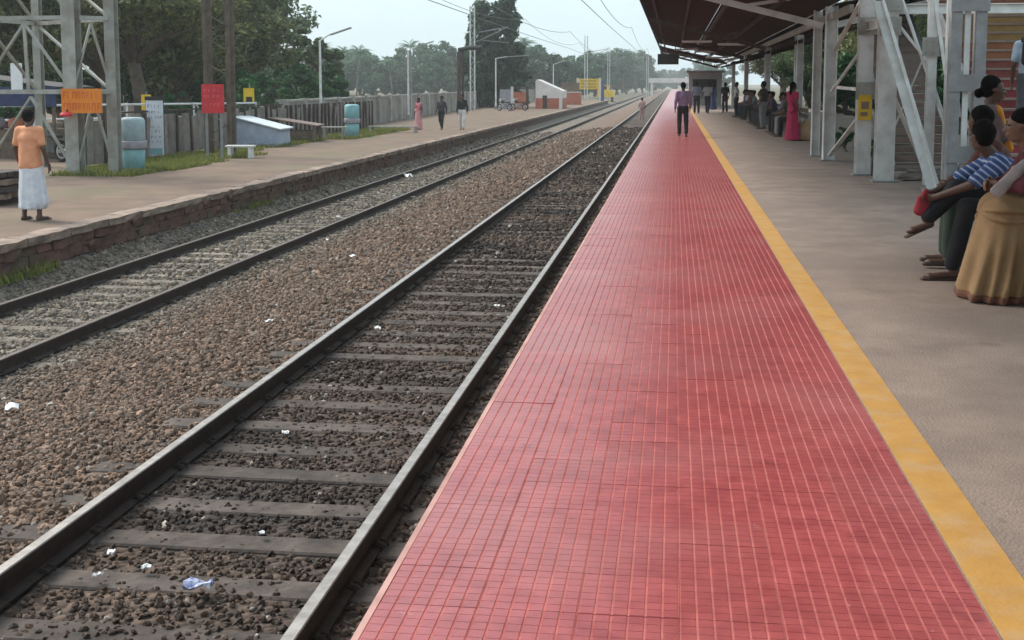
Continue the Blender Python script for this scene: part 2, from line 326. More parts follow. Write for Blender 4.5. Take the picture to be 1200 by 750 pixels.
def track(cx, zt, smat, top, name_label):
    t = struct('railway_track'); t['label'] = name_label
    for s in (-.838, .838): link('rail', rail_mesh(cx + s, zt, top), t)
    me = slp.mesh('sleeper', smat)
    for k in range(-3, 108):
        y = SL0 + SLP * k + random.uniform(-.03, .03)
        o = link('sleeper', me, t, (cx + random.uniform(-.03, .03), y, zt - .158 + random.uniform(-.012, .004)), random.uniform(-.012, .012))
        if 3 < y < 20:
            for s in (-.838, .838):
                for q in (-1, 1):
                    link('rail_clip', clipm, t, (cx + s + q * .0, y, zt - .158), 0 if q < 0 else math.pi)
    return t
track(-2.495, -.83, 'sleeper', 'rail_top', 'main line track with polished rails beside the red platform')
track(-7.54, -1.15, 'sleeper_far', 'rail_top_dull', 'second track with dull brown rails by the low platform')

# ================================================================== NEAR PLATFORM
# moulded red tiles, 6 x 6 pads each
def redmat(name, c1, c2, dust, rough, spec=.5):
    m = mat(name, c1, c2, rough, 9, .12, 160, rnd=.07, c3=dust, scale3=.9, amt3=.45, spec=spec); return m
M['tile'] = redmat('red_tile', (.385, .082, .084), (.29, .053, .058), (.41, .145, .142), .28, .6)
M['groove'] = redmat('tile_groove', (.49, .15, .135), (.34, .09, .083), (.48, .20, .18), .9, .2)
PY0, PY1 = -4, 430
plat = MB().box(PX0 + .03, 9.0, PY0, PY1, -1.41, -.02).obj('platform', 'conc_dark'); plat['kind'] = 'structure'
MB().box(PX0 - .002, PX0 + .0195, PY0, PY1, -.14, -.001).obj('edge_nosing', mat('pink_nosing', (.52, .30, .27), (.38, .20, .18), .7, 3), plat)
MB().box(-.886, .961, PY0, PY1, -.0195, -.0052).obj('grout', 'groove', plat)
cp = MB(); cp.box(.962, 9.01, PY0, PY1, -.019, .0); cp.obj('concrete_paving', 'conc', plat)
MB().box(.968, 1.145, PY0, PY1, .0, .004).obj('yellow_line', 'yellow_line', plat)
spots(M['tile'], 2.3, .13, (.19, .035, .038)); spots(M['tile'], 9, .10, (.55, .30, .28))
TW = (.962 + .887) / 6
def tile_geo(mb, ox, oy, tw, npad=6, dz=0.):
    g = .0007; p = (tw - 2 * g) / npad; e = .0030; sl = .0014; h = .0020
    mb.add([(ox+g, oy+g, dz-h), (ox+tw-g, oy+g, dz-h), (ox+tw-g, oy+tw-g, dz-h), (ox+g, oy+tw-g, dz-h)], [(0,1,2,3)], 1)
    for i in range(npad):
        for j in range(npad):
            x0, x1, y0, y1 = ox+g+i*p+e, ox+g+(i+1)*p-e, oy+g+j*p+e*.22, oy+g+(j+1)*p-e*.22
            q = h - .0002
            mb.add([(x0,y0,dz-q),(x1,y0,dz-q),(x1,y1,dz-q),(x0,y1,dz-q),(x0+sl,y0+sl*.6,dz),(x1-sl,y0+sl*.6,dz),(x1-sl,y1-sl*.6,dz),(x0+sl,y1-sl*.6,dz)],
                   [(4,5,6,7),(0,1,5,4),(1,2,6,5),(2,3,7,6),(3,0,4,7)], 0)
    mb.add([(ox+g, oy+g, dz-h), (ox+tw-g, oy+g, dz-h), (ox+tw-g, oy+tw-g, dz-h), (ox+g, oy+tw-g, dz-h), (ox+g, oy+g, dz-.0040), (ox+tw-g, oy+g, dz-.0040), (ox+tw-g, oy+tw-g, dz-.0040), (ox+g, oy+tw-g, dz-.0040)],
           [(0,1,5,4),(1,2,6,5),(2,3,7,6),(3,0,4,7)], 1)
tm = MB(); tile_geo(tm, -TW/2, -TW/2, TW); tile_me = tm.mesh('tile', ['tile', 'groove'])
YT0 = 3.0
for j in range(50):
    for i in range(6):
        o = link('tile', tile_me, plat, (-.887 + TW * (i + .5), YT0 + TW * (j + .5), random.uniform(-.0012, .0008)), random.choice([0, math.pi]))
        o.rotation_euler[0] = random.gauss(0, .0022); o.rotation_euler[1] = random.gauss(0, .0022)
rest = MB(); yt = YT0 + TW * 50
for j in range(95):
    for i in range(6): tile_geo(rest, -.887 + TW * i, yt + TW * j, TW, 6 if j < 50 else 3, random.uniform(-.0012, .0008))
for j in range(1, 12):
    for i in range(6): tile_geo(rest, -.887 + TW * i, YT0 - TW * j, TW, 6, random.uniform(-.001, .0008))
yt2 = yt + TW * 95
rest.box(-.887, .962, yt2, PY1, -.017, -.0003, 0); rest.box(-.887, .962, PY0, YT0 - TW * 11, -.017, -.0003, 0)
o = rest.obj('tiled_paving', ['tile', 'groove'], plat); o['kind'] = 'stuff'

# ================================================================== FAR PLATFORM
fp = MB().box(PE - .28, PE - 60, -10, 175, -1.41, FZ).obj('low_platform', 'farplat'); fp['kind'] = 'structure'
MB().box(-69.1, -2500, -500, 6000, -1.41, FZ - .02).obj('open_land', 'earth')['kind'] = 'structure'
MB().box(PE - 24, -69.2, 175.01, 1500, -1.41, FZ - .03).obj('verge', 'earth')['kind'] = 'structure'
MB().box(9.01, 2500, -500, 6000, -1.41, -.12).obj('side_ground', 'earth')['kind'] = 'structure'
wm = []
for s in range(4):
    r = np.random.default_rng(s); mb = MB(); L_ = .46
    mb.box(-.15, .15, -L_/2 + .003, L_/2 - .003, -.09, .09)
    bm = bmesh.new(); me = mb.mesh('stone', 'wallstone'); bm.from_mesh(me); bmesh.ops.subdivide_edges(bm, edges=bm.edges, cuts=1, use_grid_fill=True)
    for v in bm.verts: v.co += Vector(r.normal(0, .012, 3))
    bm.to_mesh(me); bm.free(); wm.append(me)
cm = []
for s in range(4):
    r = np.random.default_rng(40 + s); mb = MB(); mb.box(-.19, .17, -.319, .319, -.055, .06)
    me = mb.mesh('coping', 'coping'); bm = bmesh.new(); bm.from_mesh(me); bmesh.ops.subdivide_edges(bm, edges=bm.edges, cuts=1, use_grid_fill=True)
    for v in bm.verts: v.co += Vector(r.normal(0, .007, 3))
    bm.to_mesh(me); bm.free(); cm.append(me)
for row in range(3):
    for k in range(100):
        y = 11 + k * .46 + (row % 2) * .23
        link('stone', random.choice(wm), fp, (PE - .14 + random.uniform(-.015, .012), y, FZ - .16 - row * .185), random.choice([0, math.pi]))
for k in range(110):
    link('coping', random.choice(cm), fp, (PE - .13 + random.uniform(-.02, .012), 11 + k * .64, FZ - .047 + random.uniform(-.006, .004)), random.choice([0, math.pi]) + random.uniform(-.02, .02))
mb = MB(); mb.box(PE - .279, PE - .03, 57, 175, -1.41, FZ - .11); mb.box(PE - .279, PE - .03, -10, 10.8, -1.41, FZ - .11); mb.obj('wall_face', 'wallstone', fp)
mb = MB(); mb.box(PE - .279, PE + .03, 81.2, 175, FZ - .105, FZ + .012); mb.box(PE - .279, PE + .03, -10, 10.68, FZ - .105, FZ + .012); mb.obj('coping_run', 'coping', fp)

# ---- grass
def grass(name, label, spots, n, h0, h1, wid=.014):
    Vs = []; 
    for (x0, x1, y0, y1, z, w) in spots:
        k = int(n * w); x = RNG.uniform(x0, x1, k); y = RNG.uniform(y0, y1, k)
        kk = fbm(x, y, 2.0, 31) > RNG.uniform(-.35, .1, k); x = x[kk]; y = y[kk]; k = len(x)
        h = RNG.uniform(h0, h1, k); a = RNG.uniform(0, 6.28, k); ln = RNG.uniform(.1, .6, k) * h; wd = wid * RNG.uniform(.7, 1.5, k)
        dx, dy = np.cos(a), np.sin(a)
        A = np.stack([x - dy*wd, y + dx*wd, np.full(k, z)], -1); B = np.stack([x + dy*wd, y - dx*wd, np.full(k, z)], -1)
        Cc = np.stack([x + dx*ln*.4 + dy*wd*.6, y + dy*ln*.4 - dx*wd*.6, z + h*.6], -1); D = np.stack([x + dx*ln, y + dy*ln, z + h], -1)
        Vs.append(np.stack([A, B, Cc, D], 1))
    Vv = np.concatenate(Vs); F = np.arange(len(Vv) * 4).reshape(-1, 4)
    o = link(name, npmesh(name, Vv.reshape(-1, 3), F, 'grass')); tag(o, label, None, None, 'stuff')
grass('grass', 'patchy yellow green grass on the low platform by the fence',
      [(-15.2, -12.6, 30, 37.5, FZ, 1.), (-15.2, -13.6, 37, 48, FZ, .5), (-15, -12.6, 48, 60, FZ, .6), (-14.9, -12.8, 28, 31, FZ, .3), (-9.1, -8.85, 13, 17, -1.08, .05), (-9.1, -8.9, 24, 27, -1.06, .02)], 15000, .03, .16)

# ================================================================== TREES
def leaves(centres, radii, counts, size, flat=.8, rng=RNG):
    out = []
    for c, r, k in zip(centres, radii, counts):
        d = rng.normal(size=(k, 3)); d /= np.linalg.norm(d, axis=1)[:, None]; rr = r * rng.uniform(.25, 1, k) ** .5
        p = np.asarray(c) + d * rr[:, None] * np.array([1, 1, flat])
        nrm = d * .6 + rng.normal(size=(k, 3)) * .6 + np.array([0, 0, .5]); nrm /= np.linalg.norm(nrm, axis=1)[:, None]
        t = np.cross(nrm, rng.normal(size=(k, 3))); t /= np.linalg.norm(t, axis=1)[:, None]; u = np.cross(nrm, t)
        s = (size * rng.uniform(.55, 1.35, k))[:, None]
        out.append(np.stack([p - t*s, p - u*s*.5 + nrm*s*.12, p + t*s - nrm*s*.15, p + u*s*.5 + nrm*s*.12], 1))
    V = np.concatenate(out).reshape(-1, 3); return V, np.arange(len(V)).reshape(-1, 4)
def tree_meshes(seed, h, cr, th, ncl, nlf, size, leaf, shape='round', lean=.4):
    r = np.random.default_rng(seed); tb = MB(); cs = []; rs = []
    top = Vector((r.normal(0, lean), r.normal(0, lean), th))
    rad = .03 * h + .04
    tb.tube([(0,0,-.1), (top.x*.3, top.y*.3, th*.5), tuple(top)], [rad*1.25, rad*.95, rad*.75], 8)
    for k in range(7):
        a = k * 2.4 + r.uniform(-.4, .4); L_ = cr * r.uniform(.5, .85); el = r.uniform(.25, 1.0)
        e = top + Vector((math.cos(a)*L_*math.cos(el), math.sin(a)*L_*math.cos(el), (h - th) * el * .75)); mid = top.lerp(e, .5) + Vector((0,0,.25))
        tb.tube([top * .92, mid, e], [rad*.6, rad*.36, rad*.12], 6)
    for k in range(ncl):
        if shape == 'column':
            z = r.uniform(th*.6, h); w = cr * (1.05 - .75 * ((z - th) / (h - th)) ** 1.5); a = r.uniform(0, 6.28); q = w * r.uniform(.2, .9)
            cs.append((math.cos(a)*q, math.sin(a)*q, z)); rs.append(cr * r.uniform(.2, .38))
        else:
            d = r.normal(size=3); d /= np.linalg.norm(d); q = r.uniform(.35, .95)
            cs.append((top.x + d[0]*cr*q, top.y + d[1]*cr*q, (th + h) / 2 + d[2] * (h - th) * .5 * q)); rs.append(cr * r.uniform(.13, .30))
    cnt = [max(8, int(nlf * (q / np.mean(rs)) ** 2 / ncl)) for q in rs]
    V, F = leaves(cs, rs, cnt, size, .75, r)
    return tb.mesh('trunk', 'bark', True), npmesh('crown', V, F, leaf)
def palm_meshes(seed, h):
    r = np.random.default_rng(seed); tb = MB(); bx, by = r.normal(0, .7, 2)
    tb.tube([(0,0,-.1), (bx*.2, by*.2, h*.35), (bx*.6, by*.6, h*.7), (bx, by, h)], [.2, .15, .13, .12], 8)
    Vv = []
    for k in range(20):
        a = k * 2.4 + r.uniform(-.2, .2); el = r.uniform(-.35, 1.1); Lf = r.uniform(2.6, 3.6); prev = None
        for i in range(12):
            t = (i + 1) / 12; rad = Lf * t * math.cos(el * (1 - .2*t)); z = h + Lf * t * math.sin(el) - 1.5 * t * t
            c = Vector((bx + math.cos(a)*rad, by + math.sin(a)*rad, z))
            side = Vector((-math.sin(a), math.cos(a), 0)); fw = Vector((math.cos(a), math.sin(a), -.4))
            ll = .75 * math.sin(math.pi * min(1, t * .85 + .12))
            for s in (-1, 1):
                tip = c + side * s * ll + fw * .3 + Vector((0, 0, -.35 * ll)); w = fw.normalized() * .10
                Vv += [c - w, c + w, tip + w*.3, tip - w*.3]
            if prev: Vv += [prev - side*.04, c - side*.03, c + side*.03, prev + side*.04]
            prev = c
    V = np.array([tuple(v) for v in Vv]); return tb.mesh('trunk', 'palmbark', True), npmesh('crown', V, np.arange(len(V)).reshape(-1, 4), 'leafE')
TREES = {
 'big1': tree_meshes(1, 10, 5.2, 1.9, 60, 13000, .18, M['leafA']),
 'big2': tree_meshes(2, 11, 5.6, 2.6, 62, 13000, .19, M['leafB']),
 'big3': tree_meshes(3, 9, 4.4, 1.6, 50, 10000, .18, M['leafA']),
 'fork': tree_meshes(5, 9, 4.0, 3.6, 46, 9000, .16, M['leafA'], lean=.7),
 'mid': tree_meshes(6, 8, 2.3, 1.8, 24, 2600, .2, M['leafB']),
 'column': tree_meshes(8, 10.2, 2.7, .8, 90, 9000, .26, M['leafC'], 'column', .1),
 'far1': tree_meshes(11, 10, 5., .5, 46, 4200, .42, M['leafE']),
 'far2': tree_meshes(12, 12, 5.5, .8, 50, 4200, .45, M['leafE']),
 'far3': tree_meshes(13, 8, 5.5, .1, 46, 4200, .42, M['leafC']),
 'bush': tree_meshes(15, 2.6, 1.2, .3, 26, 3200, .1, M['leafD']),
 'palm1': palm_meshes(21, 9), 'palm2': palm_meshes(22, 11),
}
def tree(kind, x, y, z, s, label, name='tree', group=None, rz=None):
    t = thing(name, label, 'tree' if 'shrub' not in name else 'shrub', (x, y, z), random.uniform(0, 6.28) if rz is None else rz, group)
    a, b = TREES[kind]; link('trunk', a, t); link('crown', b, t); t.scale = (s, s, s * random.uniform(.93, 1.07)); return t
tree('big1', -31.5, 51, FZ, 1.05, 'large olive green tree at the left edge, behind the steel trestle', 'broadleaf_tree')
tree('big2', -27, 57, FZ, 1.0, 'tall broad tree seen between the legs of the left trestle', 'broadleaf_tree')
tree('fork', -22.2, 50, FZ, 1.0, 'tree with pale forked trunk to the right of the left trestle', 'forked_tree', rz=.6)
tree('big2', -28.5, 70, FZ, 1.1, 'tall tree above the red roofed house', 'broadleaf_tree')
tree('big3', -23.2, 58, FZ, .95, 'olive tree behind the red notice board', 'broadleaf_tree')
tree('big1', -24.3, 66, FZ, .8, 'tree whose crown edges the open sky, behind the green shrub', 'broadleaf_tree')
tree('big3', -36, 70, FZ, 1.3, 'dark tree filling the gap beyond the far left stalls', 'broadleaf_tree')
tree('big1', -41, 92, FZ, 1.3, 'olive tree rising behind the red roofed house', 'broadleaf_tree')
tree('big2', -36, 100, FZ, 1.1, 'green tree far behind the tall brown lattice mast', 'broadleaf_tree')
tree('mid', -23.8, 80, FZ, .85, 'small loose tree beside the first lamp post', 'slender_tree')
tree('mid', -27.5, 88, FZ, 1.0, 'small tree between the green shrub and the first lamp post', 'slender_tree')
tree('column', -16.3, 119, FZ, .98, 'tall dark column shaped tree above the long wall', 'column_tree')
tree('column', -18.4, 118, FZ, .9, 'slightly shorter dark tree merging with the tall column tree on its left', 'column_tree')
tree('bush', -18.2, 52, FZ, 1.05, 'dense bright green shrub behind the small yellow sign', 'shrub')
for i, (x, y, s) in enumerate([(-20, 47, .8), (-22, 45, .7), (-24.5, 44, .8), (-27, 43, .9), (-19.3, 60, .8), (-22, 62, 1.2), (-25, 64, 1.3), (-28, 63, 1.4), (-31, 60, 1.4), (-34, 62, 1.5), (-37, 64, 1.5), (-21, 74, 1.4), (-24, 78, 1.5), (-19.5, 68, 1.), (-27, 84, 1.6), (-34, 88, 1.8), (-40, 84, 1.9), (-29, 50, 1.1), (-32, 46, 1.1)]):
    tree('bush', x, y, FZ, s, 'low green bush growing behind the fence', 'shrub', 'bushes behind the fence')
for x, y, s in [(-11, 440, 1.0), (-9.5, 480, 1.1), (-14, 470, 1.1), (12, 450, 1.1), (10.5, 500, 1.1), (15, 420, 1.1), (-6, 640, 1.2), (0, 650, 1.1), (6, 640, 1.2), (-13, 640, 1.3), (14, 640, 1.3)]:
    tree(('far1', 'far3', 'far2')[int(abs(x)) % 3], x, y, -1.3, s, 'faint tree in the haze where the line vanishes', 'treeline_tree', 'trees at the vanishing end of the line')
for q_ in range(16):
    tree('bush', 9.9 + random.uniform(-.3, .6), 31 + q_ * 4.6, -.13, random.uniform(1.0, 1.5), 'dark green shrub of the hedge behind the canopy benches', 'hedge_shrub', 'hedge behind the canopy benches')
fl = 'hazy green tree of the far treeline beyond the long wall'
k = 0
for px, Y, s in [(-96, 255, 1), (-88, 250, .9), (-83, 240, 1.05), (-76, 262, 1.), (-70, 250, .95), (-64, 250, .85), (-58, 255, .95), (-53, 245, .85), (-48, 250, .95), (-43, 256, .9), (-38, 250, 1.), (-33, 245, 1), (-62, 290, 1.15), (-50, 290, 1.1), (-40, 300, 1.15), (-80, 300, 1.2), (-29, 262, 1.05), (-110, 280, 1.2), (-100, 300, 1.2), (-67, 236, .8), (-60.5, 238, .75), (-55.5, 236, .8), (-50.5, 236, .75), (-45.5, 238, .8), (-73, 238, .85), (-40, 236, .8), (-35.5, 238, .85)] + [(-104 + 5.5 * q_, 222, .52) for q_ in range(14)]:
    tree(('far1', 'far3', 'far2')[k % 3], px, Y, FZ, s, fl, 'treeline_tree', 'far treeline left of the track'); k += 1
for x, y, s in [(-21.5, 215, .98), (-25, 222, .9), (-18, 232, .9), (-22, 262, .92), (-17, 268, .85), (-19, 300, 1), (-26, 295, 1.), (-15, 330, 1.05), (-21, 345, 1.1), (-14, 370, 1.1), (-12, 400, 1.1), (-17, 410, 1.2), (-24, 420, 1.3)]:
    tree(('far2', 'far1', 'far3')[k % 3], x, y, FZ - .3, s, 'hazy tree behind the yellow name board and hut', 'treeline_tree', 'trees behind the far huts'); k += 1
for x, y, s in [(-63.2, 215, .80), (-55.8, 215, .86), (-46.5, 218, .78), (-67.5, 215, .72), (-59.5, 218, .70), (-50, 218, .72), (-30, 240, .95), (-14.5, 265, .8), (-13.5, 330, 1.)]:
    tree('palm1' if k % 2 else 'palm2', x, y, FZ, s, 'coconut palm standing above the far treeline', 'palm_tree', 'palms in the far treeline'); k += 1
for x, y, s in [(13, 62, .75), (12.5, 76, .8), (15, 90, .9), (11.5, 104, .8), (17, 70, .9), (20, 84, 1.1), (13, 120, .9), (14, 48, .7), (18, 56, .85), (12, 140, 1.), (19, 42, .8), (24, 66, 1.), (10.8, 92, .6), (11, 130, .8), (15, 110, .9), (22, 100, 1.1)]:
    tree(('big2', 'big1', 'big3')[k % 3], x, y, -.13, s, 'green tree behind the platform canopy columns', 'broadleaf_tree', 'trees behind the canopy'); k += 1

# ================================================================== RIGHT: CANOPY
can = thing('platform_canopy', 'long dark brown station canopy on silver columns over the platform', 'canopy', (3.2, 27, 0))
def CB(mb, name, m, sm=False): return mb.obj(name, m, can, sm, (-3.2, -27, 0))
def roofz(x): return 3.12 + (.86 / 4.13) * (3.2 - x) if x < 3.2 else 3.12 + .2 * (x - 3.2)
def sheet(y0, y1, xa, xb, step=.076):
    n_ = int((xb - xa) / .5) + 1; yy = np.arange(y0, y1 + .001, step); mb = MB(); k = 0; vs = []
    for x in (xa, xb):
        for i, y in enumerate(yy): vs.append((x, y, roofz(x) + .10 + .018 * math.cos(2 * math.pi * i / 2)))
    q = len(yy); mb.add(vs, [(i, i+1, q+i+1, q+i) for i in range(q - 1)]); return mb
for y0, y1 in ((-12, 76), (83, 97)):
    y = y0
    while y < y1 - .3:
        ye = min(y + 2.128 * 2, y1)
        CB(sheet(y, ye - .02, PX0 - .03, 1.15), 'roof_sheet', 'roof'); CB(sheet(y, ye - .02, 1.17, 3.17), 'roof_sheet', 'roof')
        if ye < 13 or y > 23.5: CB(sheet(y, ye - .02, 3.24, 7.4), 'roof_sheet', 'roof')
        y = ye
CB(MB().box(PX0 - .06, PX0 - .035, -12, 97, roofz(PX0) - .10, roofz(PX0) + .15), 'fascia', 'roof')
for x in (-.6, .35, 1.25, 2.2, 3.9, 5., 6.2):
    CB(MB().box(x - .035, x + .035, -12 if x < 3 else 24, 97, roofz(x) - .03, roofz(x) + .07), 'purlin', 'roof')
FR = [27.0, 43.5, 58, 75, 91, 10.4, -6]
for i, y in enumerate(FR):
    tm_ = 'steel_paint' if i == 0 else 'fence_post'
    mb = MB(); mb.beam((PX0, y, roofz(PX0) - .13), (3.1, y, 2.83), .08, .13)
    mb.beam((1.5, y, 3.27), (3.1, y, 3.50), .06, .07); mb.beam((3.3, y, 2.83), (7.2, y, roofz(7.2) - .14), .08, .13)
    mb.beam((.2, y, roofz(.2) - .2), (.9, y, roofz(.9) - .06), .05, .05); CB(mb, 'truss', tm_)
for i, y in enumerate(FR):
    for dy, dx, w in ((-.2, .05, .24), (1.4, -.05, .18)) if i == 0 else ((0, 1.05 if y > 20 else .25, .22), (.9, 1.05 if y > 20 else .25, .2)):
        c_ = CB(MB().isec((3.2 + dx, y + dy, 0), (3.2 + dx, y + dy, 3.7 if i == 0 else 3.28), w, w, .018, (1, 0, 0)), 'column', 'steel_paint')
        MB().box(3.2 + dx - w*.72, 3.2 + dx + w*.72, y + dy - w*.72, y + dy + w*.72, .0, .02).obj('base_plate', 'steel_grey', c_)
CB(MB().box(3.16, 3.24, -12, 20.5, 2.92, 3.06).box(3.16, 3.24, 23.5, 97, 2.92, 3.06), 'gutter_beam', 'steel_paint_old')
# things hanging from the canopy
hs_ = thing('hanging_board', 'dark two sided display board hanging from the canopy near its far end', 'sign', (-.3, 60, 2.5))
MB().box(-.5, .5, -.09, .09, .05, .55).obj('case', 'dark', hs_); MB().box(-.44, .44, -.1, -.092, .10, .50).obj('screen', 'black', hs_)
for s in (-.35, .35): MB().tube([(s, 0, .55), (s, 0, 1.36)], .02, 6).obj('hanger', 'dark', hs_)
for i, (x, y) in enumerate([(.6, 66), (1.6, 62), (2.3, 69), (.9, 52), (2.2, 47)]):
    t = thing('tube_light', 'white tube light fixture under the canopy', 'light', (x, y, roofz(x) - .25), 0, 'tube lights under the canopy')
    MB().box(-.62, .62, -.05, .05, 0, .05).obj('housing', 'white_paint', t); MB().tube([(-.6, 0, -.02), (.6, 0, -.02)], .019, 8).obj('tube', 'white_paint', t)
    for s in (-.4, .4): MB().tube([(s, 0, .05), (s, 0, .3)], .008, 5).obj('hanger', 'dark', t)

# ================================================================== RIGHT: FOOTBRIDGE TRESTLE AND STAIRS
tr = thing('footbridge_trestle', 'tall silver steel footbridge trestle with diagonal braces beside the seated people', 'trestle', (3.4, 21.8, 0))
def TB(mb, name, m='steel_paint', lab=None):
    o = mb.obj(name, m, tr, False, (-3.4, -21.8, 0)); 
    if lab: o['label'] = lab
    return o
for (x, y, w) in ((3.33, 22.58, .25), (3.45, 21.03, .29), (7.3, 22.5, .25), (7.4, 21.0, .25)):
    c_ = TB(MB().isec((x, y, 0), (x, y, 5.6), w, w, .02, (0, 1, 0)), 'column')
    o = MB().box(x - w*.7, x + w*.7, y - w*.7, y + w*.7, 0, .025).obj('base_plate', 'steel_grey', c_)
TB(MB().beam((3.30, 20.86, 2.98), (3.92, 19.1, .05), .17, .05, 0, (1,0,0)).beam((3.22, 20.84, 2.98), (3.84, 19.08, .05), .02, .14, 0, (1,0,0)), 'raking_strut')
TB(MB().box(3.72, 4.1, 18.9, 19.28, 0, .05), 'strut_base', 'steel_grey')
TB(MB().isec((4.05, 20.5, 0), (4.05, 20.5, 4.6), .14, .14, .015), 'post'); TB(MB().isec((4.2, 20.0, 0), (4.2, 20.0, 4.6), .085, .085, .012), 'post')
for a, b_, w in [((3.5, 21.0, 2.7), (4.05, 20.5, 1.9), .05), ((3.5, 21.0, 3.4), (4.38, 20.3, .6), .06), ((4.05, 20.45, 3.0), (4.36, 20.2, .9), .05), ((4.2, 19.98, 2.6), (4.38, 19.9, 1.1), .045), ((3.45, 21.2, 1.75), (4.36, 22.4, .15), .07),
               ((3.6, 22.62, .12), (4.36, 22.5, 2.2), .06), ((3.38, 22.75, 1.15), (3.25, 26.55, .12), .09), ((3.38, 22.75, 2.35), (3.25, 26.55, 1.45), .05), ((3.3, 26.6, 2.3), (3.38, 22.75, 3.3), .08)]:
    TB(MB().beam(a, b_, w, .03), 'brace')
for z in (2.62, 4.2, 5.45):
    TB(MB().isec((3.35, 22.58, z), (3.46, 21.03, z), .12, .16, .015, (0, 0, 1)), 'cross_beam'); TB(MB().isec((3.5, 21.03, z + .2), (7.4, 21.0, z + .2), .12, .16, .015, (0, 0, 1)), 'cross_beam')
TB(MB().beam((3.3, 26.6, 1.55), (3.38, 22.75, 1.5), .05, .06), 'tie_rail')
TB(MB().box(3.2, 7.6, 20.7, 22.9, 5.6, 5.75), 'landing_slab', 'conc_dark')
for (x, y, z) in ((3.34, 22.425, 2.62), (3.46, 20.85, 2.95), (3.46, 20.85, 2.55), (4.05, 20.4, 2.2), (3.33, 22.425, 1.5)):
    gp = TB(MB().box(x - .17, x + .17, y - .03, y - .018, z - .16, z + .14), 'gusset_plate', 'steel_paint_old')
    for bx in (-.11, 0, .11):
        for bz in (-.1, .08): MB().tube([(x + bx, y - .045, z + bz), (x + bx, y - .0305, z + bz)], .014, 6).obj('bolt', 'steel_grey', gp)
pp = thing('pipe', 'dark drain pipe leaning along the silver trestle column', 'pipe', (3.5, 22.3, 0))
MB().tube([(-.03, 0, .0), (.0, 0, .6), (.03, .0, 2.4), (.03, 0, 3.6)], .03, 8).obj('pipe_run', 'dark', pp)
ys_ = thing('notice_sheet', 'small yellow notice fixed to a silver trestle column', 'notice', (3.32, 22.40, 1.2))
MB().box(-.11, .11, -.012, 0, -.22, .22).obj('sheet', 'yellow', ys_); MB().box(-.06, .07, -.016, -.0125, -.03, .1).box(-.07, .05, -.016, -.0125, -.15, -.08).obj('print', 'rustroof', ys_)
# battened column
bc = thing('battened_column', 'grey double column joined by batten plates in front of the coloured steps', 'column', (4.14, 18.5, 0))
for s in (-.17, .17):
    MB().box(s - .075, s + .075, -.09, -.075, 0, 5.2).box(s - .075, s - .06, -.074, .09, 0, 5.2).box(s + .06, s + .075, -.074, .09, 0, 5.2).obj('channel', 'steel_grey', bc)
for z in (.6, 1.62, 2.75, 3.9): MB().box(-.26, .27, -.115, -.0925, z - .12, z + .12).obj('batten_plate', 'steel_grey', bc)
MB().box(-.045, .035, -.02, .02, 0, 5.1).obj('conduit', 'white_paint', bc)
# stairs with coloured risers
st = thing('painted_staircase', 'footbridge stairs with risers painted red, orange and yellow', 'staircase', (5.75, 17.0, 0))
rc = [mat('riser_red', (.24, .025, .03), (.16, .018, .022), .6, 5), mat('riser_red_brown', (.21, .045, .03), (.15, .03, .02), .6, 5), mat('riser_orange', (.25, .085, .03), (.19, .06, .02), .6, 5), mat('riser_ochre', (.29, .165, .05), (.22, .125, .04), .6, 5)]
for k in range(23):
    y = .29 * k; z = .152 * k; m_ = rc[0] if k < 11 else rc[1] if k < 13 else rc[2] if k < 15 else rc[3] if k < 19 else rc[2]
    MB().box(-1.25, 1.25, y, y + .03, max(z, .002), z + .15).obj('riser', m_, st); MB().box(-1.27, 1.27, y - .02, y + .29, z + .1505, z + .185).obj('tread', 'conc', st)
for s in (-1.31, 1.31): MB().beam((s, -.1, -.0), (s, 6.65, 3.6), .05, .26).obj('stringer', 'steel_grey', st)
# second flight with open treads behind the trestle
s2 = thing('open_staircase', 'dark weathered stair flight seen through the silver trestle', 'staircase', (4.6, 23.75, 0))
for k in range(24):
    MB().box(-.48, .6, .28*k, .28*k + .27, .165*k + .1, .165*k + .15).obj('tread', 'conc_dark', s2)
    MB().box(-.48, .6, .28*k + .255, .28*k + .269, .165*k + .151, .165*k + .262).obj('riser', 'rustroof', s2)
for s in (-.52, .64): MB().beam((s, 0, .02), (s, 6.7, 3.97), .05, .22).obj('stringer', 'steel_grey', s2)
# small plants and rubble behind the trestle
for (x, y, s, lab) in [(4.1, 30.3, .25, 'small green weed growing behind the silver canopy columns'), (4.3, 26.5, .22, 'low weed between the trestle columns')]:
    tree('bush', x, y, 0, s, lab, 'weed_shrub')
for i, (x, y, s) in enumerate([(4.0, 21.4, .22), (4.25, 21.9, .3), (3.85, 21.8, .18), (4.5, 21.5, .25)]):
    mb = MB(); mb.box(-s, s, -s*.6, s*.6, 0, s*.45); me = mb.mesh('rubble_lump', 'conc_dark'); bm = bmesh.new(); bm.from_mesh(me); bmesh.ops.subdivide_edges(bm, edges=bm.edges, cuts=2, use_grid_fill=True)
    for v in bm.verts:
        if v.co.z > .01: v.co += Vector(RNG.normal(0, s*.1, 3))
    bm.to_mesh(me); bm.free(); o = link('rubble', me, None, (x, y, 0), i * .9); tag(o, 'broken concrete lump under the diagonal strut of the trestle', 'rubble', 'rubble under the trestle')
# far kiosk at the end of the canopy
ks = thing('kiosk', 'small grey kiosk standing on the platform below the far canopy end', 'kiosk', (2.3, 96, 0))
MB().box(-1.2, 1.3, 0, 2.5, 0, 2.5).obj('wall', mat('kiosk_grey', (.42, .43, .43), (.33, .34, .34), .8, 2), ks); MB().box(-1.4, 1.5, -.3, 2.7, 2.501, 2.65).obj('roof', 'steel_grey', ks)
MB().box(-.9, .9, -.02, -.002, 1.1, 2.0).obj('hatch', 'dark', ks)
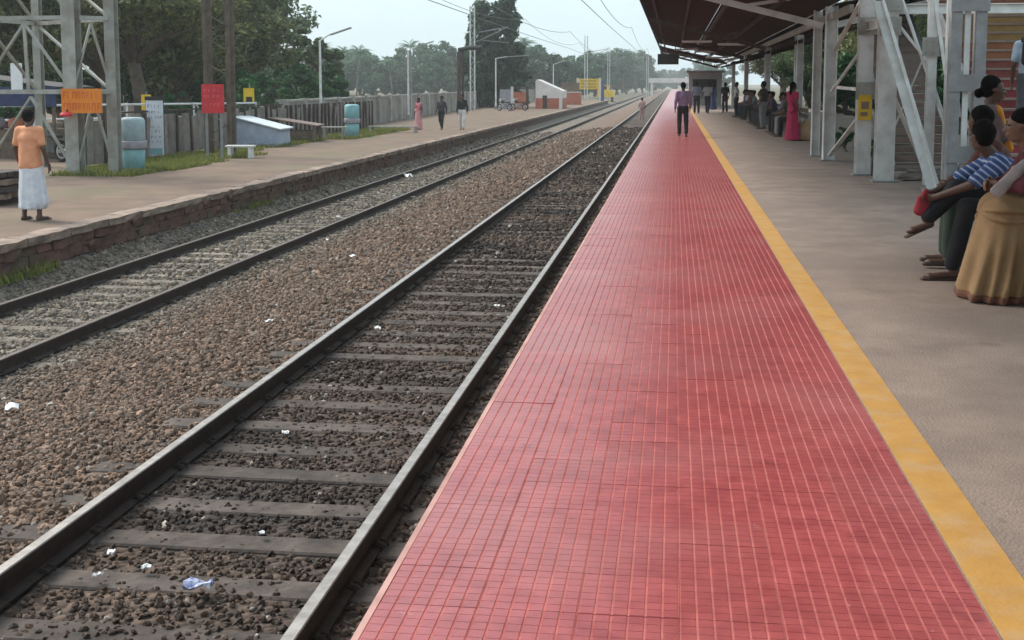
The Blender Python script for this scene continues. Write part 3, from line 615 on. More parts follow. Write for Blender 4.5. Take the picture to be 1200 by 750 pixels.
# distant footbridge across the line
fb = thing('footbridge', 'pale footbridge deck across the line in the far haze', 'footbridge', (-2, 300, 0))
MB().box(-4, 9, -1.2, 1.2, 2.0, 3.1).obj('deck', 'hut_white', fb)
for x in (-3.6, 8): MB().box(x, x + .6, -.8, .8, -1.3, 2.0).obj('pier', 'hut_white', fb)

# ================================================================== LEFT TRESTLE
lt = thing('steel_trestle', 'weathered silver lattice trestle carrying the orange board on the low platform', 'trestle', (-14.4, 28.8, FZ))
def LB(mb, name, m='steel_paint_old'): return mb.obj(name, m, lt, False, (14.4, -28.8, -FZ))
for (x, y, w) in ((-14.40, 28.43, .34), (-13.70, 29.1, .26), (-16.9, 28.6, .3), (-16.75, 31.2, .2)):
    c_ = LB(MB().isec((x, y, FZ), (x, y, 6.2), w, w, .022, (0, 1, 0)), 'column')
    MB().box(x - w*.7, x + w*.7, y - w*.7, y + w*.7, FZ, FZ + .02).obj('base_plate', 'steel_grey', c_)
for z in (1.42, 3.2, 5.0):
    for a, b_ in (((-14.22, 28.5, z), (-13.72, 28.97, z)), ((-16.8, 28.5, z), (-14.6, 28.4, z)), ((-16.7, 31.1, z), (-13.75, 29.2, z)), ((-16.9, 28.7, z), (-16.75, 31.1, z))):
        LB(MB().beam(a, b_, .06, .10), 'cross_beam')
for z in (1.45, 3.25, 5.05):
    h = 1.72
    for a, b_ in (((-14.05, 28.74, z + h - .1), (-14.38, 28.45, z + .1)), ((-14.05, 28.74, z + h - .1), (-13.74, 29.05, z + .1)), ((-15.6, 28.45, z + h - .1), (-14.5, 28.43, z + .1)), ((-15.6, 28.45, z + h - .1), (-16.8, 28.55, z + .1)),
                  ((-16.7, 31.1, z + h), (-13.8, 29.2, z)), ((-16.85, 28.75, z + h), (-16.75, 31.05, z))):
        LB(MB().beam(a, b_, .075, .05), 'brace')
for a, b_ in (((-14.05, 28.74, 1.3), (-14.38, 28.45, -.4)), ((-14.05, 28.74, 1.3), (-13.74, 29.05, -.4)), ((-15.5, 28.45, 1.3), (-14.5, 28.43, -.4)), ((-15.5, 28.45, 1.3), (-16.8, 28.55, -.4)), ((-15.6, 28.44, 3.1), (-15.55, 28.44, 1.45))):
    LB(MB().beam(a, b_, .075, .05), 'brace')
LB(MB().beam((-14.4, 28.1, 1.46), (-13.65, 28.7, 1.46), .05, .05), 'sign_bracket')
# boards
def glyph_rows(rows, x0, x1, y, seed, t=.004):
    r = random.Random(seed); mb = MB()
    for z, h in rows:
        x = x0
        while x < x1 - .04:
            w = r.uniform(.05, .10); k = r.randint(0, 3)
            mb.box(x, x + w*.25, y - t, y, z, z + h)
            if k != 0: mb.box(x + w*.26, x + w, y - t, y, z + h*.78, z + h)
            if k in (1, 2): mb.box(x + w*.26, x + w*.85, y - t, y, z + h*.38, z + h*.55)
            if k == 3: mb.box(x + w*.75, x + w, y - t, y, z, z + h*.77)
            x += w + r.uniform(.025, .05)
    return mb
ob = thing('orange_notice_board', 'orange board with two rows of red lettering on the left trestle', 'sign', (-14.02, 28.05, .9), R(6))
MB().box(-.47, .5, -.015, .015, .02, .60).obj('panel', 'orange', ob); glyph_rows([(.36, .17), (.1, .16)], -.42, .44, -.0155, 3).obj('lettering', 'glyph_red', ob).__setitem__('kind', 'stuff')
MB().lathe([(.02, -.02), (.14, 0), (.15, .04), (.1, .09), (.02, .1)], (-.33, -.12, -.05), 14).obj('red_lamp', 'redpaint', ob); MB().tube([(-.33, -.1, .0), (-.33, -.03, .1)], .02, 6).obj('lamp_bracket', 'dark', ob)
rb = thing('red_notice_board', 'red notice board on two grey posts in front of the fence', 'sign', (-13.33, 34.8, FZ), R(10))
for s in (-.2, .22): MB().box(s - .035, s + .035, -.03, .03, 0, 1.5).obj('post', 'steel_grey', rb)
MB().box(-.32, .33, -.05, -.032, 1.36, 2.2).obj('panel', 'redpaint', rb); glyph_rows([(1.98, .08), (1.8, .08), (1.55, .09)], -.25, .25, -.0505, 5).obj('lettering', 'glyph_pale', rb).__setitem__('kind', 'stuff')
wb = thing('white_notice_board', 'narrow white standing board with blue grey lettering beside the teal bin', 'sign', (-15.3, 35.2, FZ), R(14))
MB().box(-.25, .25, -.02, .02, .03, 1.72).obj('panel', 'board_white', wb); glyph_rows([(1.5, .1), (1.33, .08), (1.18, .08), (.9, .05), (.75, .1), (.6, .07), (.45, .07)], -.2, .2, -.0205, 9).obj('lettering', 'glyph_grey', wb).__setitem__('kind', 'stuff')
MB().box(-.2, .2, -.026, -.0205, .12, .3).obj('teal_panel', 'teal', wb); MB().box(-.27, .27, -.03, .03, 1.721, 1.84).obj('top_cap', 'dark', wb)
for s in (-.25, .25): MB().tube([(s, .03, 0), (s, .03, 1.7)], .02, 6).obj('post', 'dark', wb)
yb = thing('small_yellow_sign', 'small yellow sign on a thin pole before the green shrub', 'sign', (-16.85, 48, FZ))
MB().tube([(0,0,0),(0,0,2.2)], .03, 6).obj('pole', 'steel_grey', yb); MB().box(-.24, .2, -.05, -.031, 1.5, 2.05).obj('panel', 'yellow', yb); MB().box(-.14, .12, -.056, -.0505, 1.42, 1.7).obj('mark', 'dark', yb)
y2 = thing('small_yellow_sign', 'small yellow sign behind the fence, left of the red notice board', 'sign', (-20.3, 46, FZ))
MB().tube([(0,0,0),(0,0,1.9)], .03, 6).obj('pole', 'steel_grey', y2); MB().box(-.2, .2, -.05, -.031, 1.2, 1.8).obj('panel', 'yellow', y2)
# teal bins
def bin_(x, y, s, lab, rz=0):
    t = thing('concrete_bin', lab, 'bin', (x, y, FZ), rz)
    MB().lathe([(.22, 0), (.27, .04), (.29, .3), (.30, .56), (.28, .57)], n=20).obj('base_drum', 'teal', t, True)
    MB().lathe([(.33, .56), (.345, .6), (.345, .74), (.33, .77)], n=20).obj('band', 'mauve', t, True)
    MB().lathe([(.29, .77), (.31, .8), (.31, 1.28), (.27, 1.34), (.2, 1.36)], n=20).obj('upper_drum', 'teal_pale' if s else 'teal', t, True); return t
bin_(-13.68, 30.1, 1, 'teal and grey drum bin beside the left trestle column'); bin_(-13.45, 51, 0, 'teal drum bin with a dark band near the walking people')
# tall brown lattice mast
lm = thing('lattice_mast', 'tall brown lattice mast standing behind the red notice board', 'mast', (-13.95, 37, FZ))
for sx in (-.36, .36):
    for sy in (-.2, .2): MB().box(sx - .06, sx + .06, sy - .05, sy + .05, 0, 8).obj('leg', 'bark', lm)
for k in range(20):
    s = 1 if k % 2 else -1; MB().beam((-.34 * s, -.26, .2 + k*.38), (.34 * s, -.26, .2 + k*.38 + .38), .07, .02).obj('lacing_bar', 'bark', lm)
# fence of slabs and posts
fe = thing('slab_fence', 'weathered grey slab fence with dark posts along the low platform', 'fence', (-15.5, 32, FZ))
n_ = 0; pn = [MB().box(-.03, .03, .02, .58, .05, h).mesh('slab', 'fence_panel') for h in (1.22, 1.28, 1.34, 1.18)]
po = MB().box(-.05, .06, -.05, .05, 0, 1.36).mesh('post', 'fence_post')
for k in range(52):
    a = link('slab', random.choice(pn), fe, (0.0 + random.uniform(-.01, .01), k * .62 - 1, 0)); a.rotation_euler[1] = random.gauss(0, .02)
    if k % 2 == 0 or k > 24: q = link('post', po, fe, (.04, k * .62 - 1.02, 0)); q.rotation_euler[1] = random.gauss(0, .02)
MB().box(-.02, .02, -1, 16, 1.37, 1.42).obj('top_rail', 'fence_post', fe)
rl = thing('pipe_railing', 'pale double pipe railing running behind the slab fence', 'railing', (-18.6, 44, FZ))
for z in (.95, 1.45): MB().tube([(-7, -6, z), (2.0, 4, z)], .045, 6).obj('rail', 'steel_paint', rl)
for k in range(6): MB().tube([(-7 + 1.8*k, -6 + 2*k, 0), (-7 + 1.8*k, -6 + 2*k, 1.5)], .035, 6).obj('post', 'steel_paint', rl)
lw = thing('boundary_wall', 'long weathered grey boundary wall below the far treeline', 'wall', (-17.5, 90, FZ))
M['bwall'] = mat('boundary_wall_plaster', (.36, .31, .28), (.25, .215, .19), .95, 1.0, .4, 10, c3=(.2, .185, .13), scale3=.4, amt3=.6)
pp_ = [(-16.2, 50), (-16.8, 66), (-17.6, 84), (-18.3, 104), (-19.0, 130), (-18, 160)]
for (x0, y0), (x1, y1) in zip(pp_, pp_[1:]):
    MB().beam((x0 + 17.5, y0 - 90, .73), (x1 + 17.5, y1 - 90, .73), .2, 1.46).obj('wall_panel', 'bwall', lw); MB().beam((x0 + 17.5, y0 - 90, 1.5), (x1 + 17.5, y1 - 90, 1.5), .3, .08).obj('coping', 'conc_light', lw)
    for q in range(5):
        t = q / 5; MB().box(-.16, .16, -.16, .16, 0, 1.58).obj('pier', 'conc_light', lw, False, (x0 + (x1-x0)*t + 17.62, y0 + (y1-y0)*t - 90, 0))
# tarpaulin shed, stall, benches
sh = thing('tarpaulin_shed', 'low blue grey tarpaulin shed with a pale sloping top', 'shed', (-14.6, 43, FZ), R(4))
MB().add([(-.75,-.9,0),(.75,-.9,0),(.75,.9,0),(-.75,.9,0),(-.72,-.9,1.0),(.72,-.9,.62),(.72,.9,.62),(-.72,.9,1.0)], [(0,3,2,1),(4,5,6,7),(0,1,5,4),(1,2,6,5),(2,3,7,6),(3,0,4,7)]).obj('walls', 'tarp', sh)
MB().add([(-.85,-1.0,1.04),(.85,-1.0,.6),(.85,1.0,.6),(-.85,1.0,1.04),(-.85,-1.0,1.08),(.85,-1.0,.64),(.85,1.0,.64),(-.85,1.0,1.08)], [(0,3,2,1),(4,5,6,7),(0,1,5,4),(1,2,6,5),(2,3,7,6),(3,0,4,7)]).obj('cover', 'tarp_top', sh)
sl_ = thing('low_stall', 'low wooden stall with a rusty sheet roof beside the tarpaulin shed', 'stall', (-14.5, 46.6, FZ), R(5))
MB().beam((-1.0, 0, .92), (.95, 0, .62), 1.5, .04).obj('roof', 'rustroof', sl_)
for sx, h in ((-.85, .86), (.8, .6)):
    for sy in (-.6, .6): MB().box(sx - .04, sx + .04, sy - .04, sy + .04, 0, h).obj('leg', 'wood', sl_)
MB().box(-.75, .7, -.5, .5, .1, .42).obj('counter', 'wood', sl_)
def bench(x, y, rz, lab, m='white_paint', L_=1.2, name='bench', z=FZ, h=.45):
    t = thing(name, lab, 'bench', (x, y, z), rz)
    for q in range(3): MB().box(-L_/2, L_/2, -.2 + q*.14, -.08 + q*.14, h - .05, h).obj('seat_slat', m, t)
    for s in (-L_/2 + .12, L_/2 - .12): MB().box(s - .05, s + .05, -.19, .19, 0, h - .051).obj('leg', m, t)
    return t
bench(-12.85, 35.7, R(8), 'small white bench by the foot of the red notice board', L_=.85, h=.38); bench(-13.6, 48.7, R(8), 'pale bench at the right end of the low stall', 'conc_light', 1.0, h=.5); bench(-12.7, 55.5, 0, 'long pale bench near the teal bin and walking people', 'conc_light', 2.3, h=.3)
# house with red roof, stalls, and vehicles at the left edge
hb = thing('red_roof_house', 'small house with a red clay roof among the left trees', 'house', (-32, 76, FZ))
MB().box(-2.2, 2.6, -2, 2, 0, 2.1).obj('wall', 'hut_white', hb)
rfm = MB().add([(-2.7,-2.4,2.0),(3.1,-2.4,2.0),(3.1,2.4,2.0),(-2.7,2.4,2.0),(-1.8,0,3.7),(2.2,0,3.7)], [(0,1,5,4),(1,2,5),(2,3,4,5),(3,0,4),(3,2,1,0)]); rfm.obj('roof', 'rooftile', hb)
for x in (-1.3, 1.2): MB().box(x, x + .8, -2.03, -2.002, .8, 1.7).obj('window', 'dark', hb)
sb = thing('market_stall', 'market stall with a dark blue tarpaulin roof at the left edge', 'stall', (-19.6, 35.5, FZ))
MB().beam((-1.8, 0, 2.5), (1.7, 0, 2.1), 2.4, .06).obj('roof', 'dark', sb); MB().box(-1.7, 1.7, -1.23, -1.2, 1.55, 2.12).obj('valance', 'blue_cloth', sb)
for sx in (-1.6, 1.55):
    for sy in (-1.1, 1.1): MB().box(sx - .04, sx + .04, sy - .04, sy + .04, 0, 2.1).obj('post', 'wood', sb)
MB().box(-1.5, 1.4, -1.0, .2, 0, .85).obj('counter', 'wood', sb)
for i, (x, c_) in enumerate([(-1.2, 'litter'), (-.55, 'mauve'), (.1, 'hut_red'), (.75, 'board_white')]):
    o = MB().tube([(0,0,0), (0,0,.08), (0,0,.3), (0,0,.36)], [.2, .26, .24, .1], 10).obj('sack', c_, None, True, (-19.6 + x, 34.9, FZ + .851)); tag(o, ['white', 'grey mauve', 'rust red', 'pale'][i] + ' bundle on the counter of the blue roofed stall', 'bundle', 'bundles on the stall')
o = MB().box(-.17, .17, -.02, .02, 0, .8).obj('hanging_cloth', 'litter', None, False, (-19.0, 34.1, 1.42)); tag(o, 'white cloth hanging from the blue stall roof', 'cloth')
# ---- motorcycles
def bike_proto():
    t = thing('motorcycle', 'x', 'motorcycle', (0,0,0))
    for y in (-.62, .62):
        w = MB().torus((0, y, .3), .25, .05).obj('wheel', 'black', t, True); MB().torus((0, y, .3), .19, .015, n=16, m=6).obj('rim', 'steel_paint', w); MB().tube([(-.06, y, .3), (.06, y, .3)], .05, 8).obj('hub', 'steel_grey', w)
    MB().tube([(0,.12,.72),(0,.3,.78),(0,.42,.7)], [.1,.15,.07], 10).obj('fuel_tank', 'dark', t, True)
    MB().box(-.12, .12, -.55, .1, .68, .76).obj('seat', 'black', t)
    MB().box(-.14, .14, -.15, .3, .28, .58).obj('engine', 'steel_grey', t)
    MB().tube([(0,.66,.3),(0,.5,.72),(0,.44,.98)], .035, 8).obj('fork', 'steel_paint', t)
    MB().tube([(-.34,.32,1.02),(-.2,.44,1.0),(.2,.44,1.0),(.34,.32,1.02)], .018, 6).obj('handlebar', 'steel_paint', t)
    MB().lathe([(.03,-.06),(.09,-.04),(.09,.04),(.03,.06)], (0,.56,.88), 12).obj('headlight', 'white_paint', t)
    MB().tube([(.13,.1,.3),(.15,-.3,.28),(.16,-.75,.34)], [.03,.045,.05], 8).obj('exhaust', 'steel_paint', t)
    MB().box(-.08, .08, -.92, -.4, .6, .65).obj('rear_fender', 'dark', t); return t
bp = bike_proto()
for i, (x, y, z, rz, lab) in enumerate([(-17.8, 33.4, FZ, 1.2, 'motorcycle parked by the stall, half hidden by the man in peach'), (-16.7, 33.8, FZ, 1.35, 'motorcycle parked behind the left trestle, under the orange board'), (-15.9, 33.2, FZ, 1.0, 'motorcycle parked between the trestle legs and the white board'),
                              (-13.9, 102, FZ, .9, 'dark motorcycle parked at the end of the long wall'), (-12.9, 103.5, FZ, 1.1, 'dark motorcycle parked nearest the pink wall')]):
    q = bp if i == 0 else copy_tree(bp); q.location = (x, y, z); q.rotation_euler[2] = rz; q['label'] = lab; q['group'] = 'parked motorcycles'
# stacked planks at the left edge
tl = thing('plank_stack', 'low stack of dark wooden planks at the left edge behind the man', 'planks', (-12.75, 21.3, FZ), R(4))
for x in (-.7, .5): MB().box(x - .06, x + .06, -.5, .5, 0, .12).obj('bearer', 'fence_post', tl)
for lv in range(4):
    for q in range(4): MB().box(-1.0 + random.uniform(-.1, .1), .75 + random.uniform(-.12, .1), -.5 + q*.25, -.27 + q*.25, .121 + lv*.13, .215 + lv*.13).obj('plank', 'fence_post' if lv % 2 else 'wood', tl)
# ---- lamp posts with slanted tube arms
def lamp(x, y, h, arm, lab, rise=.55, z=FZ):
    t = thing('lamp_post', lab, 'lamp post', (x, y, z)); MB().tube([(0,0,0),(0,0,h*.5),(0,0,h)], [.075,.06,.05], 8).obj('pole', 'steel_paint', t)
    MB().tube([(0,0,h-.02),(arm*.3,0,h+rise*.45),(arm,0,h+rise)], .035, 6).obj('arm', 'steel_paint', t)
    MB().beam((arm*.35, 0, h+rise*.45), (arm*1.02, 0, h+rise*1.02), .16, .07).obj('lamp_head', 'steel_paint_old', t); MB().box(-.14, .14, -.12, .12, 0, .3).obj('plinth', 'conc_light', t)
lamp(-16.1, 55.5, 4.2, 1.45, 'lamp post with slanted arm between the stall and the first teal bin'); lamp(-16.55, 76.6, 4.3, 1.6, 'lamp post rising behind the woman in pink'); lamp(-15.65, 109, 4.5, 2.9, 'lamp post with long arm in front of the dark column tree', .25)
lamp(-25.3, 60, 3.6, .6, 'short pale lamp post in front of the red roofed house', .15); lamp(-14.5, 150, 4.6, 2.2, 'far lamp post left of the yellow name board'); lamp(-27.6, 70, 6, .8, 'tall thin pole behind the green shrub', .1)
bpq = thing('pipe_post', 'dark brown pipe post with a short arm behind the walking men', 'pipe post', (-15.65, 90, FZ))
MB().tube([(0,0,0),(0,0,4.6)], .16, 8).obj('pipe', 'fence_post', bpq); MB().tube([(.3,0,0),(.3,0,4.6)], .08, 8).obj('side_pipe', 'fence_post', bpq); MB().tube([(-.05,0,4.7),(.8,0,4.85),(1.7,0,4.85)], .16, 8).obj('arm', 'dark', bpq)
# ---- overhead line masts and wires
def ohe(x, y, side, lab, zb=FZ, h=8.6):
    t = thing('overhead_line_mast', lab, 'mast', (x, y, zb))
    for s in (-.18, .18): MB().box(s - .05, s + .05, -.07, .07, 0, h).obj('leg', 'steel_paint', t)
    lb = MB()
    for k in range(int(h / .5)): q = 1 if k % 2 else -1; lb.beam((-.16*q, -.08, .2 + k*.5), (.16*q, -.08, .7 + k*.5), .05, .02)
    lb.obj('lacing', 'steel_paint', t)
    MB().tube([(.1*side, 0, 6.4), (side*3.0, 0, 6.9)], .04, 6).obj('cantilever', 'steel_grey', t); MB().tube([(.1*side, 0, 5.6), (side*3.0, 0, 6.9)], .035, 6).obj('stay', 'steel_grey', t); MB().tube([(side*.6,0,5.85),(side*3.0,0,5.6)], .03, 6).obj('register_arm', 'steel_grey', t)
    MB().lathe([(.05,0),(.11,.04),(.05,.08),(.11,.12),(.05,.16)], (side*.45, 0, 6.42), 8).obj('insulator', 'fence_post', t)
ohe(-16.6, 102, 1, 'white lattice line mast beside the dark column tree'); ohe(-11.6, 165, 1, 'hazy lattice line mast next to the yellow name board'); ohe(-11.2, 215, 1, 'faint lattice line mast behind the yellow vehicle'); ohe(.6 - 6.0, 255, -1, 'far lattice line mast between the two tracks', -1.3)
M['wire'] = mat('wire', (.12, .12, .125), (.09, .09, .095), .5, 4)
def wire(x0, z0, sag, lab, name='overhead_wire', drop=False, x1=None):
    x1 = x0 if x1 is None else x1; pts = []; span = 55.
    for k in range(0, 91):
        y = -15 + k * 5; t = ((y + 15) % span) / span; xx = x0 + (x1 - x0) * ((y + 15) / 450); pts.append((xx, y, z0 - sag * 4 * t * (1 - t)))
    o = MB().tube(pts, .014, 5).obj(name, 'wire'); tag(o, lab, 'wire', 'overhead line wires')
wire(-3.3, 4.6, .05, 'lower overhead wire above the main line track'); wire(-3.25, 5.9, .75, 'upper sagging overhead wire above the main line track'); wire(-8.0, 4.35, .05, 'lower overhead wire above the second track'); wire(-7.9, 5.6, .75, 'upper sagging overhead wire above the second track')
wire(-11.4, 6.6, .9, 'high feeder wire along the low platform')

# ---- far end huts, name board, yellow vehicle
hut = thing('gabled_hut', 'whitewashed gabled hut with an orange red lower wall', 'hut', (-11.2, 112, FZ))
MB().add([(-1.25,0,.95),(1.25,0,.95),(1.25,0,1.6),(-1.1,0,2.65),(-1.25,0,2.5),(-1.25,4,.95),(1.25,4,.95),(1.25,4,1.6),(-1.1,4,2.65),(-1.25,4,2.5)], [(0,1,2,3,4),(9,8,7,6,5),(0,5,6,1),(1,6,7,2),(2,7,8,3),(3,8,9,4),(4,9,5,0)]).obj('gable', 'hut_white', hut)
MB().box(-1.25, 1.25, 0, 4, 0, .949).obj('lower_wall', 'hut_red', hut); MB().box(-.6, -.2, -.03, -.001, 0, 1.2).obj('door', 'fence_post', hut); MB().box(.9, 1.2, -.1, -.002, 0, 1.5).obj('corner_pillar', 'hut_white', hut)
pw = thing('pink_wall', 'orange pink rendered wall with pillars left of the gabled hut', 'wall', (-13.4, 109, FZ))
MB().box(-.9, .6, 0, .25, 0, 1.5).obj('wall', 'hut_red', pw); MB().box(-1.9, -.91, -.02, .3, 0, 1.75).obj('pale_bay', 'mauve', pw)
for x in (-.9, .45): MB().box(x, x + .22, -.08, -.002, 0, 2.0).obj('pillar', 'fence_post' if x > 0 else 'hut_white', pw)
p2 = thing('brick_enclosure', 'orange brick enclosure between the gabled hut and the yellow board', 'wall', (-11.3, 135, FZ)); MB().box(-1.2, 1.3, 0, .25, 0, 1.3).obj('wall', 'hut_red', p2); MB().box(-1.2, 1.3, -.05, .3, 1.301, 1.4).obj('coping', 'hut_white', p2)
MB().box(-.9, 1.0, .3, 1.5, 1.41, 2.4).obj('upper_hut', 'wood', p2)
nb = thing('station_name_board', 'large yellow station name board on two cream pillars', 'sign', (-11.25, 165, FZ))
for s in (-1.6, 1.35): MB().box(s, s + .28, -.14, .14, 0, 3.05).obj('pillar', 'cream', nb)
MB().box(-1.31, 1.34, -.06, .06, 1.55, 2.95).obj('panel', 'yellow', nb); glyph_rows([(2.5, .25), (2.1, .25), (1.7, .25)], -1.0, 1.0, -.062, 12, .01).obj('lettering', 'glyph_black', nb).__setitem__('kind', 'stuff')
bv = thing('blue_panel', 'blue grey panel right of the yellow name board', 'panel', (-9.6, 166, FZ)); MB().box(-.3, .35, -.1, .1, 0, 2.7).obj('panel', 'signblue', bv)
yv = thing('yellow_vehicle', 'small yellow vehicle beyond the yellow name board', 'vehicle', (-10.4, 192, -1.2))
MB().box(-1.2, 1.2, -2.5, 2.5, .9, 1.9).obj('body', 'yellow', yv); MB().box(-1.15, .4, -2.3, .5, 1.9, 2.7).obj('cab', 'yellow', yv); MB().box(-.9, .2, -2.34, -2.301, 2.05, 2.55).obj('windscreen', 'dark', yv)
for sx in (-1.0, .95):
    for y in (-1.6, 1.6): MB().torus((0, 0, 0), .38, .1, n=16, m=6).obj('wheel', 'black', yv, True, (sx, y, .5))

# ---- litter
def litter(x, y, s, lab, m='litter', group=None):
    mb = MB(); z = float(bed_z(x)) + .05
    k = 5; vs = [(i/(k-1)*2 - 1, j/(k-1)*1.4 - .7, 0) for i in range(k) for j in range(k)]
    r = random.Random(int(x*100) + int(y*10)); vs = [(a*s, b_*s, r.uniform(0, s*.7)) for a, b_, c_ in vs]
    fs = [(i*k+j, (i+1)*k+j, (i+1)*k+j+1, i*k+j+1) for i in range(k-1) for j in range(k-1)]
    mb.add(vs, fs); o = mb.obj('litter', m, None, False, (x, y, z), r.uniform(0, 3)); md = o.modifiers.new('thick', 'SOLIDIFY'); md.thickness = .006
    tag(o, lab, 'litter', group)
litter(-5.61, 9.77, .075, 'white crumpled packet on the ballast at the left edge'); litter(-2.37, 5.81, .07, 'blue and white wrapper lying between the near rails', 'litter_blue'); litter(-8.3, 37.9, .2, 'white bag lying on the rail of the second track')
for x, y in [(-3.02, 6.2), (-2.75, 6.05), (-2.95, 5.9), (-2.3, 6.6), (-1.35, 7.6), (-1.38, 6.9), (-1.42, 8.5), (-2.8, 8.6), (-4.95, 18.7), (-6.3, 22), (-7.2, 26), (-4.4, 13), (-3.05, 12.5), (-2.0, 14), (-6.6, 31), (-1.3, 5.9)]:
    litter(x, y, random.uniform(.02, .035) * (1 if y < 12 else 1.6), 'small white scrap of litter on the track bed', 'litter', 'litter scraps')

# ================================================================== PEOPLE
def sdf_mesh(prims, vox, k=.02, clip=None, fold=None, noise=0.):
    # prims: (a, b, la, da, lb, db, lat) elliptical tapered capsules
    P = [(np.array(a, float), np.array(b, float), la, da, lb, db, np.array(lt or (1, 0, 0), float)) for a, b, la, da, lb, db, lt in prims]
    lo = np.min([np.minimum(p[0], p[1]) - max(p[2:6]) for p in P], 0) - 3*vox; hi = np.max([np.maximum(p[0], p[1]) + max(p[2:6]) for p in P], 0) + 3*vox
    n_ = np.ceil((hi - lo) / vox).astype(int) + 1; ax = [lo[i] + vox*np.arange(n_[i]) for i in range(3)]
    D = np.full(n_, .5, np.float32)
    for a, b, la, da, lb, db, lt in P:
        m = max(la, da, lb, db) + .06; l0 = np.minimum(a, b) - m; h0 = np.maximum(a, b) + m
        s = tuple(slice(max(0, int((l0[i] - lo[i]) / vox)), min(n_[i], int((h0[i] - lo[i]) / vox) + 2)) for i in range(3))
        X, Y, Z = np.meshgrid(ax[0][s[0]], ax[1][s[1]], ax[2][s[2]], indexing='ij'); q = np.stack([X, Y, Z], -1) - a
        d = b - a; L_ = np.linalg.norm(d) + 1e-6; d = d / L_; lt = lt if abs(lt @ d) < .97*np.linalg.norm(lt) else np.array([0., 1, 0]) if abs(d[1]) < .8 else np.array([0, 0, 1.]); lt = lt - d * (lt @ d); lt /= np.linalg.norm(lt) + 1e-6; dp = np.cross(d, lt)
        t = q @ d; tc = np.clip(t / L_, 0, 1); ov = t - tc * L_; rl = la + (lb - la)*tc; rd = da + (db - da)*tc; mn = np.minimum(rl, rd)
        ql = q @ lt; qd = q @ dp
        v = (np.sqrt((ql / rl)**2 + (qd / rd)**2 + (ov / mn)**2) - 1) * mn
        if fold: v = v + fold[0] * tc * (.65*np.sin(fold[1]*(an_ := np.arctan2(qd / rd, ql / rl)) + 1.6*np.sin(2*an_ + 2.5*Z) + fold[2]*Z) + .45*np.sin(np.round(fold[1]*.55)*an_ + 2.0 + 5*Z))
        o_ = D[s]; h = np.clip(.5 + .5*(o_ - v) / k, 0, 1); D[s] = o_*(1-h) + v*h - k*h*(1-h)
    if clip:
        Z = ax[2][None, None, :]
        if clip[0] is not None: D = np.maximum(D, clip[0] - Z)
        if clip[1] is not None: D = np.maximum(D, Z - clip[1])
        if len(clip) > 2: D = np.maximum(D, clip[2](ax[0][:, None, None], ax[1][None, :, None], ax[2][None, None, :]))
    if noise:
        X, Y, Z = np.meshgrid(*ax, indexing='ij'); D = D + noise * np.sin(23*X + 9*Z) * np.sin(19*Y + 14*Z)
    D = D.astype(np.float32); D[0] = D[-1] = .5; D[:, 0] = D[:, -1] = .5; D[:, :, 0] = D[:, :, -1] = .5
    ins = D < 0; cx, cy, cz = n_ - 1
    cnt = np.zeros((cx, cy, cz), np.float32); S = np.zeros((cx, cy, cz, 3), np.float32)
    cor = [(i, j, k_) for i in (0, 1) for j in (0, 1) for k_ in (0, 1)]
    for c0 in cor:
        for axn in range(3):
            if c0[axn]: continue
            c1 = list(c0); c1[axn] = 1
            A = D[c0[0]:c0[0]+cx, c0[1]:c0[1]+cy, c0[2]:c0[2]+cz]; B = D[c1[0]:c1[0]+cx, c1[1]:c1[1]+cy, c1[2]:c1[2]+cz]
            x = (A < 0) != (B < 0); t = np.where(x, A / np.where(A == B, 1, A - B), 0); cnt += x
            for m in range(3): S[..., m] += np.where(x, c0[m] + (t if m == axn else 0), 0)
    act = cnt > 0; idx = np.full(act.shape, -1, np.int64); idx[act] = np.arange(act.sum()); ijk = np.argwhere(act)
    Vv = lo + (ijk + S[act] / cnt[act][:, None]) * vox; Fs = []
    for axn in range(3):
        u, w = [(1, 2), (2, 0), (0, 1)][axn]
        sl0 = [slice(None)]*3; sl1 = [slice(None)]*3; sl0[axn] = slice(0, -1); sl1[axn] = slice(1, None)
        x = ins[tuple(sl0)] != ins[tuple(sl1)]; e = np.argwhere(x); fl = ins[tuple(sl0)][x]
        e1 = e.copy(); e1[:, u] -= 1; e2 = e1.copy(); e2[:, w] -= 1; e3 = e.copy(); e3[:, w] -= 1
        q = np.stack([idx[tuple(z.T)] for z in (e, e1, e2, e3)], -1); q[~fl] = q[~fl][:, ::-1]; Fs.append(q)
    return Vv, np.concatenate(Fs)
def cap(a, b, ra, rb=None): rb = ra if rb is None else rb; return (a, b, ra, ra, rb, rb, None)
def lerp(a, b, t): return tuple(a[i] + (b[i] - a[i])*t for i in range(3))
def off(a, d): return tuple(a[i] + d[i] for i in range(3))
SKIN = mat('skin', (.11, .055, .036), (.08, .04, .027), .55, 14, world=False); SKIN2 = mat('skin_warm', (.22, .115, .072), (.17, .088, .055), .55, 14, world=False)
HAIR = mat('hair', (.010, .008, .007), (.005, .004, .004), .85, 40, .6, 120, world=False, spec=.15); EYEW = mat('eye', (.10, .08, .07), (.03, .025, .02), .3, 10, world=False)
SANDAL = mat('sandal', (.07, .04, .03), (.045, .027, .02), .7, 10, world=False)
CL = {}
def cloth(name, c1, c2=None, sc=9, rough=.85):
    if name not in CL: CL[name] = mat('cloth_' + name, c1, c2 or tuple(v*.72 for v in c1), rough, sc, .15, 60, world=False)
    return CL[name]
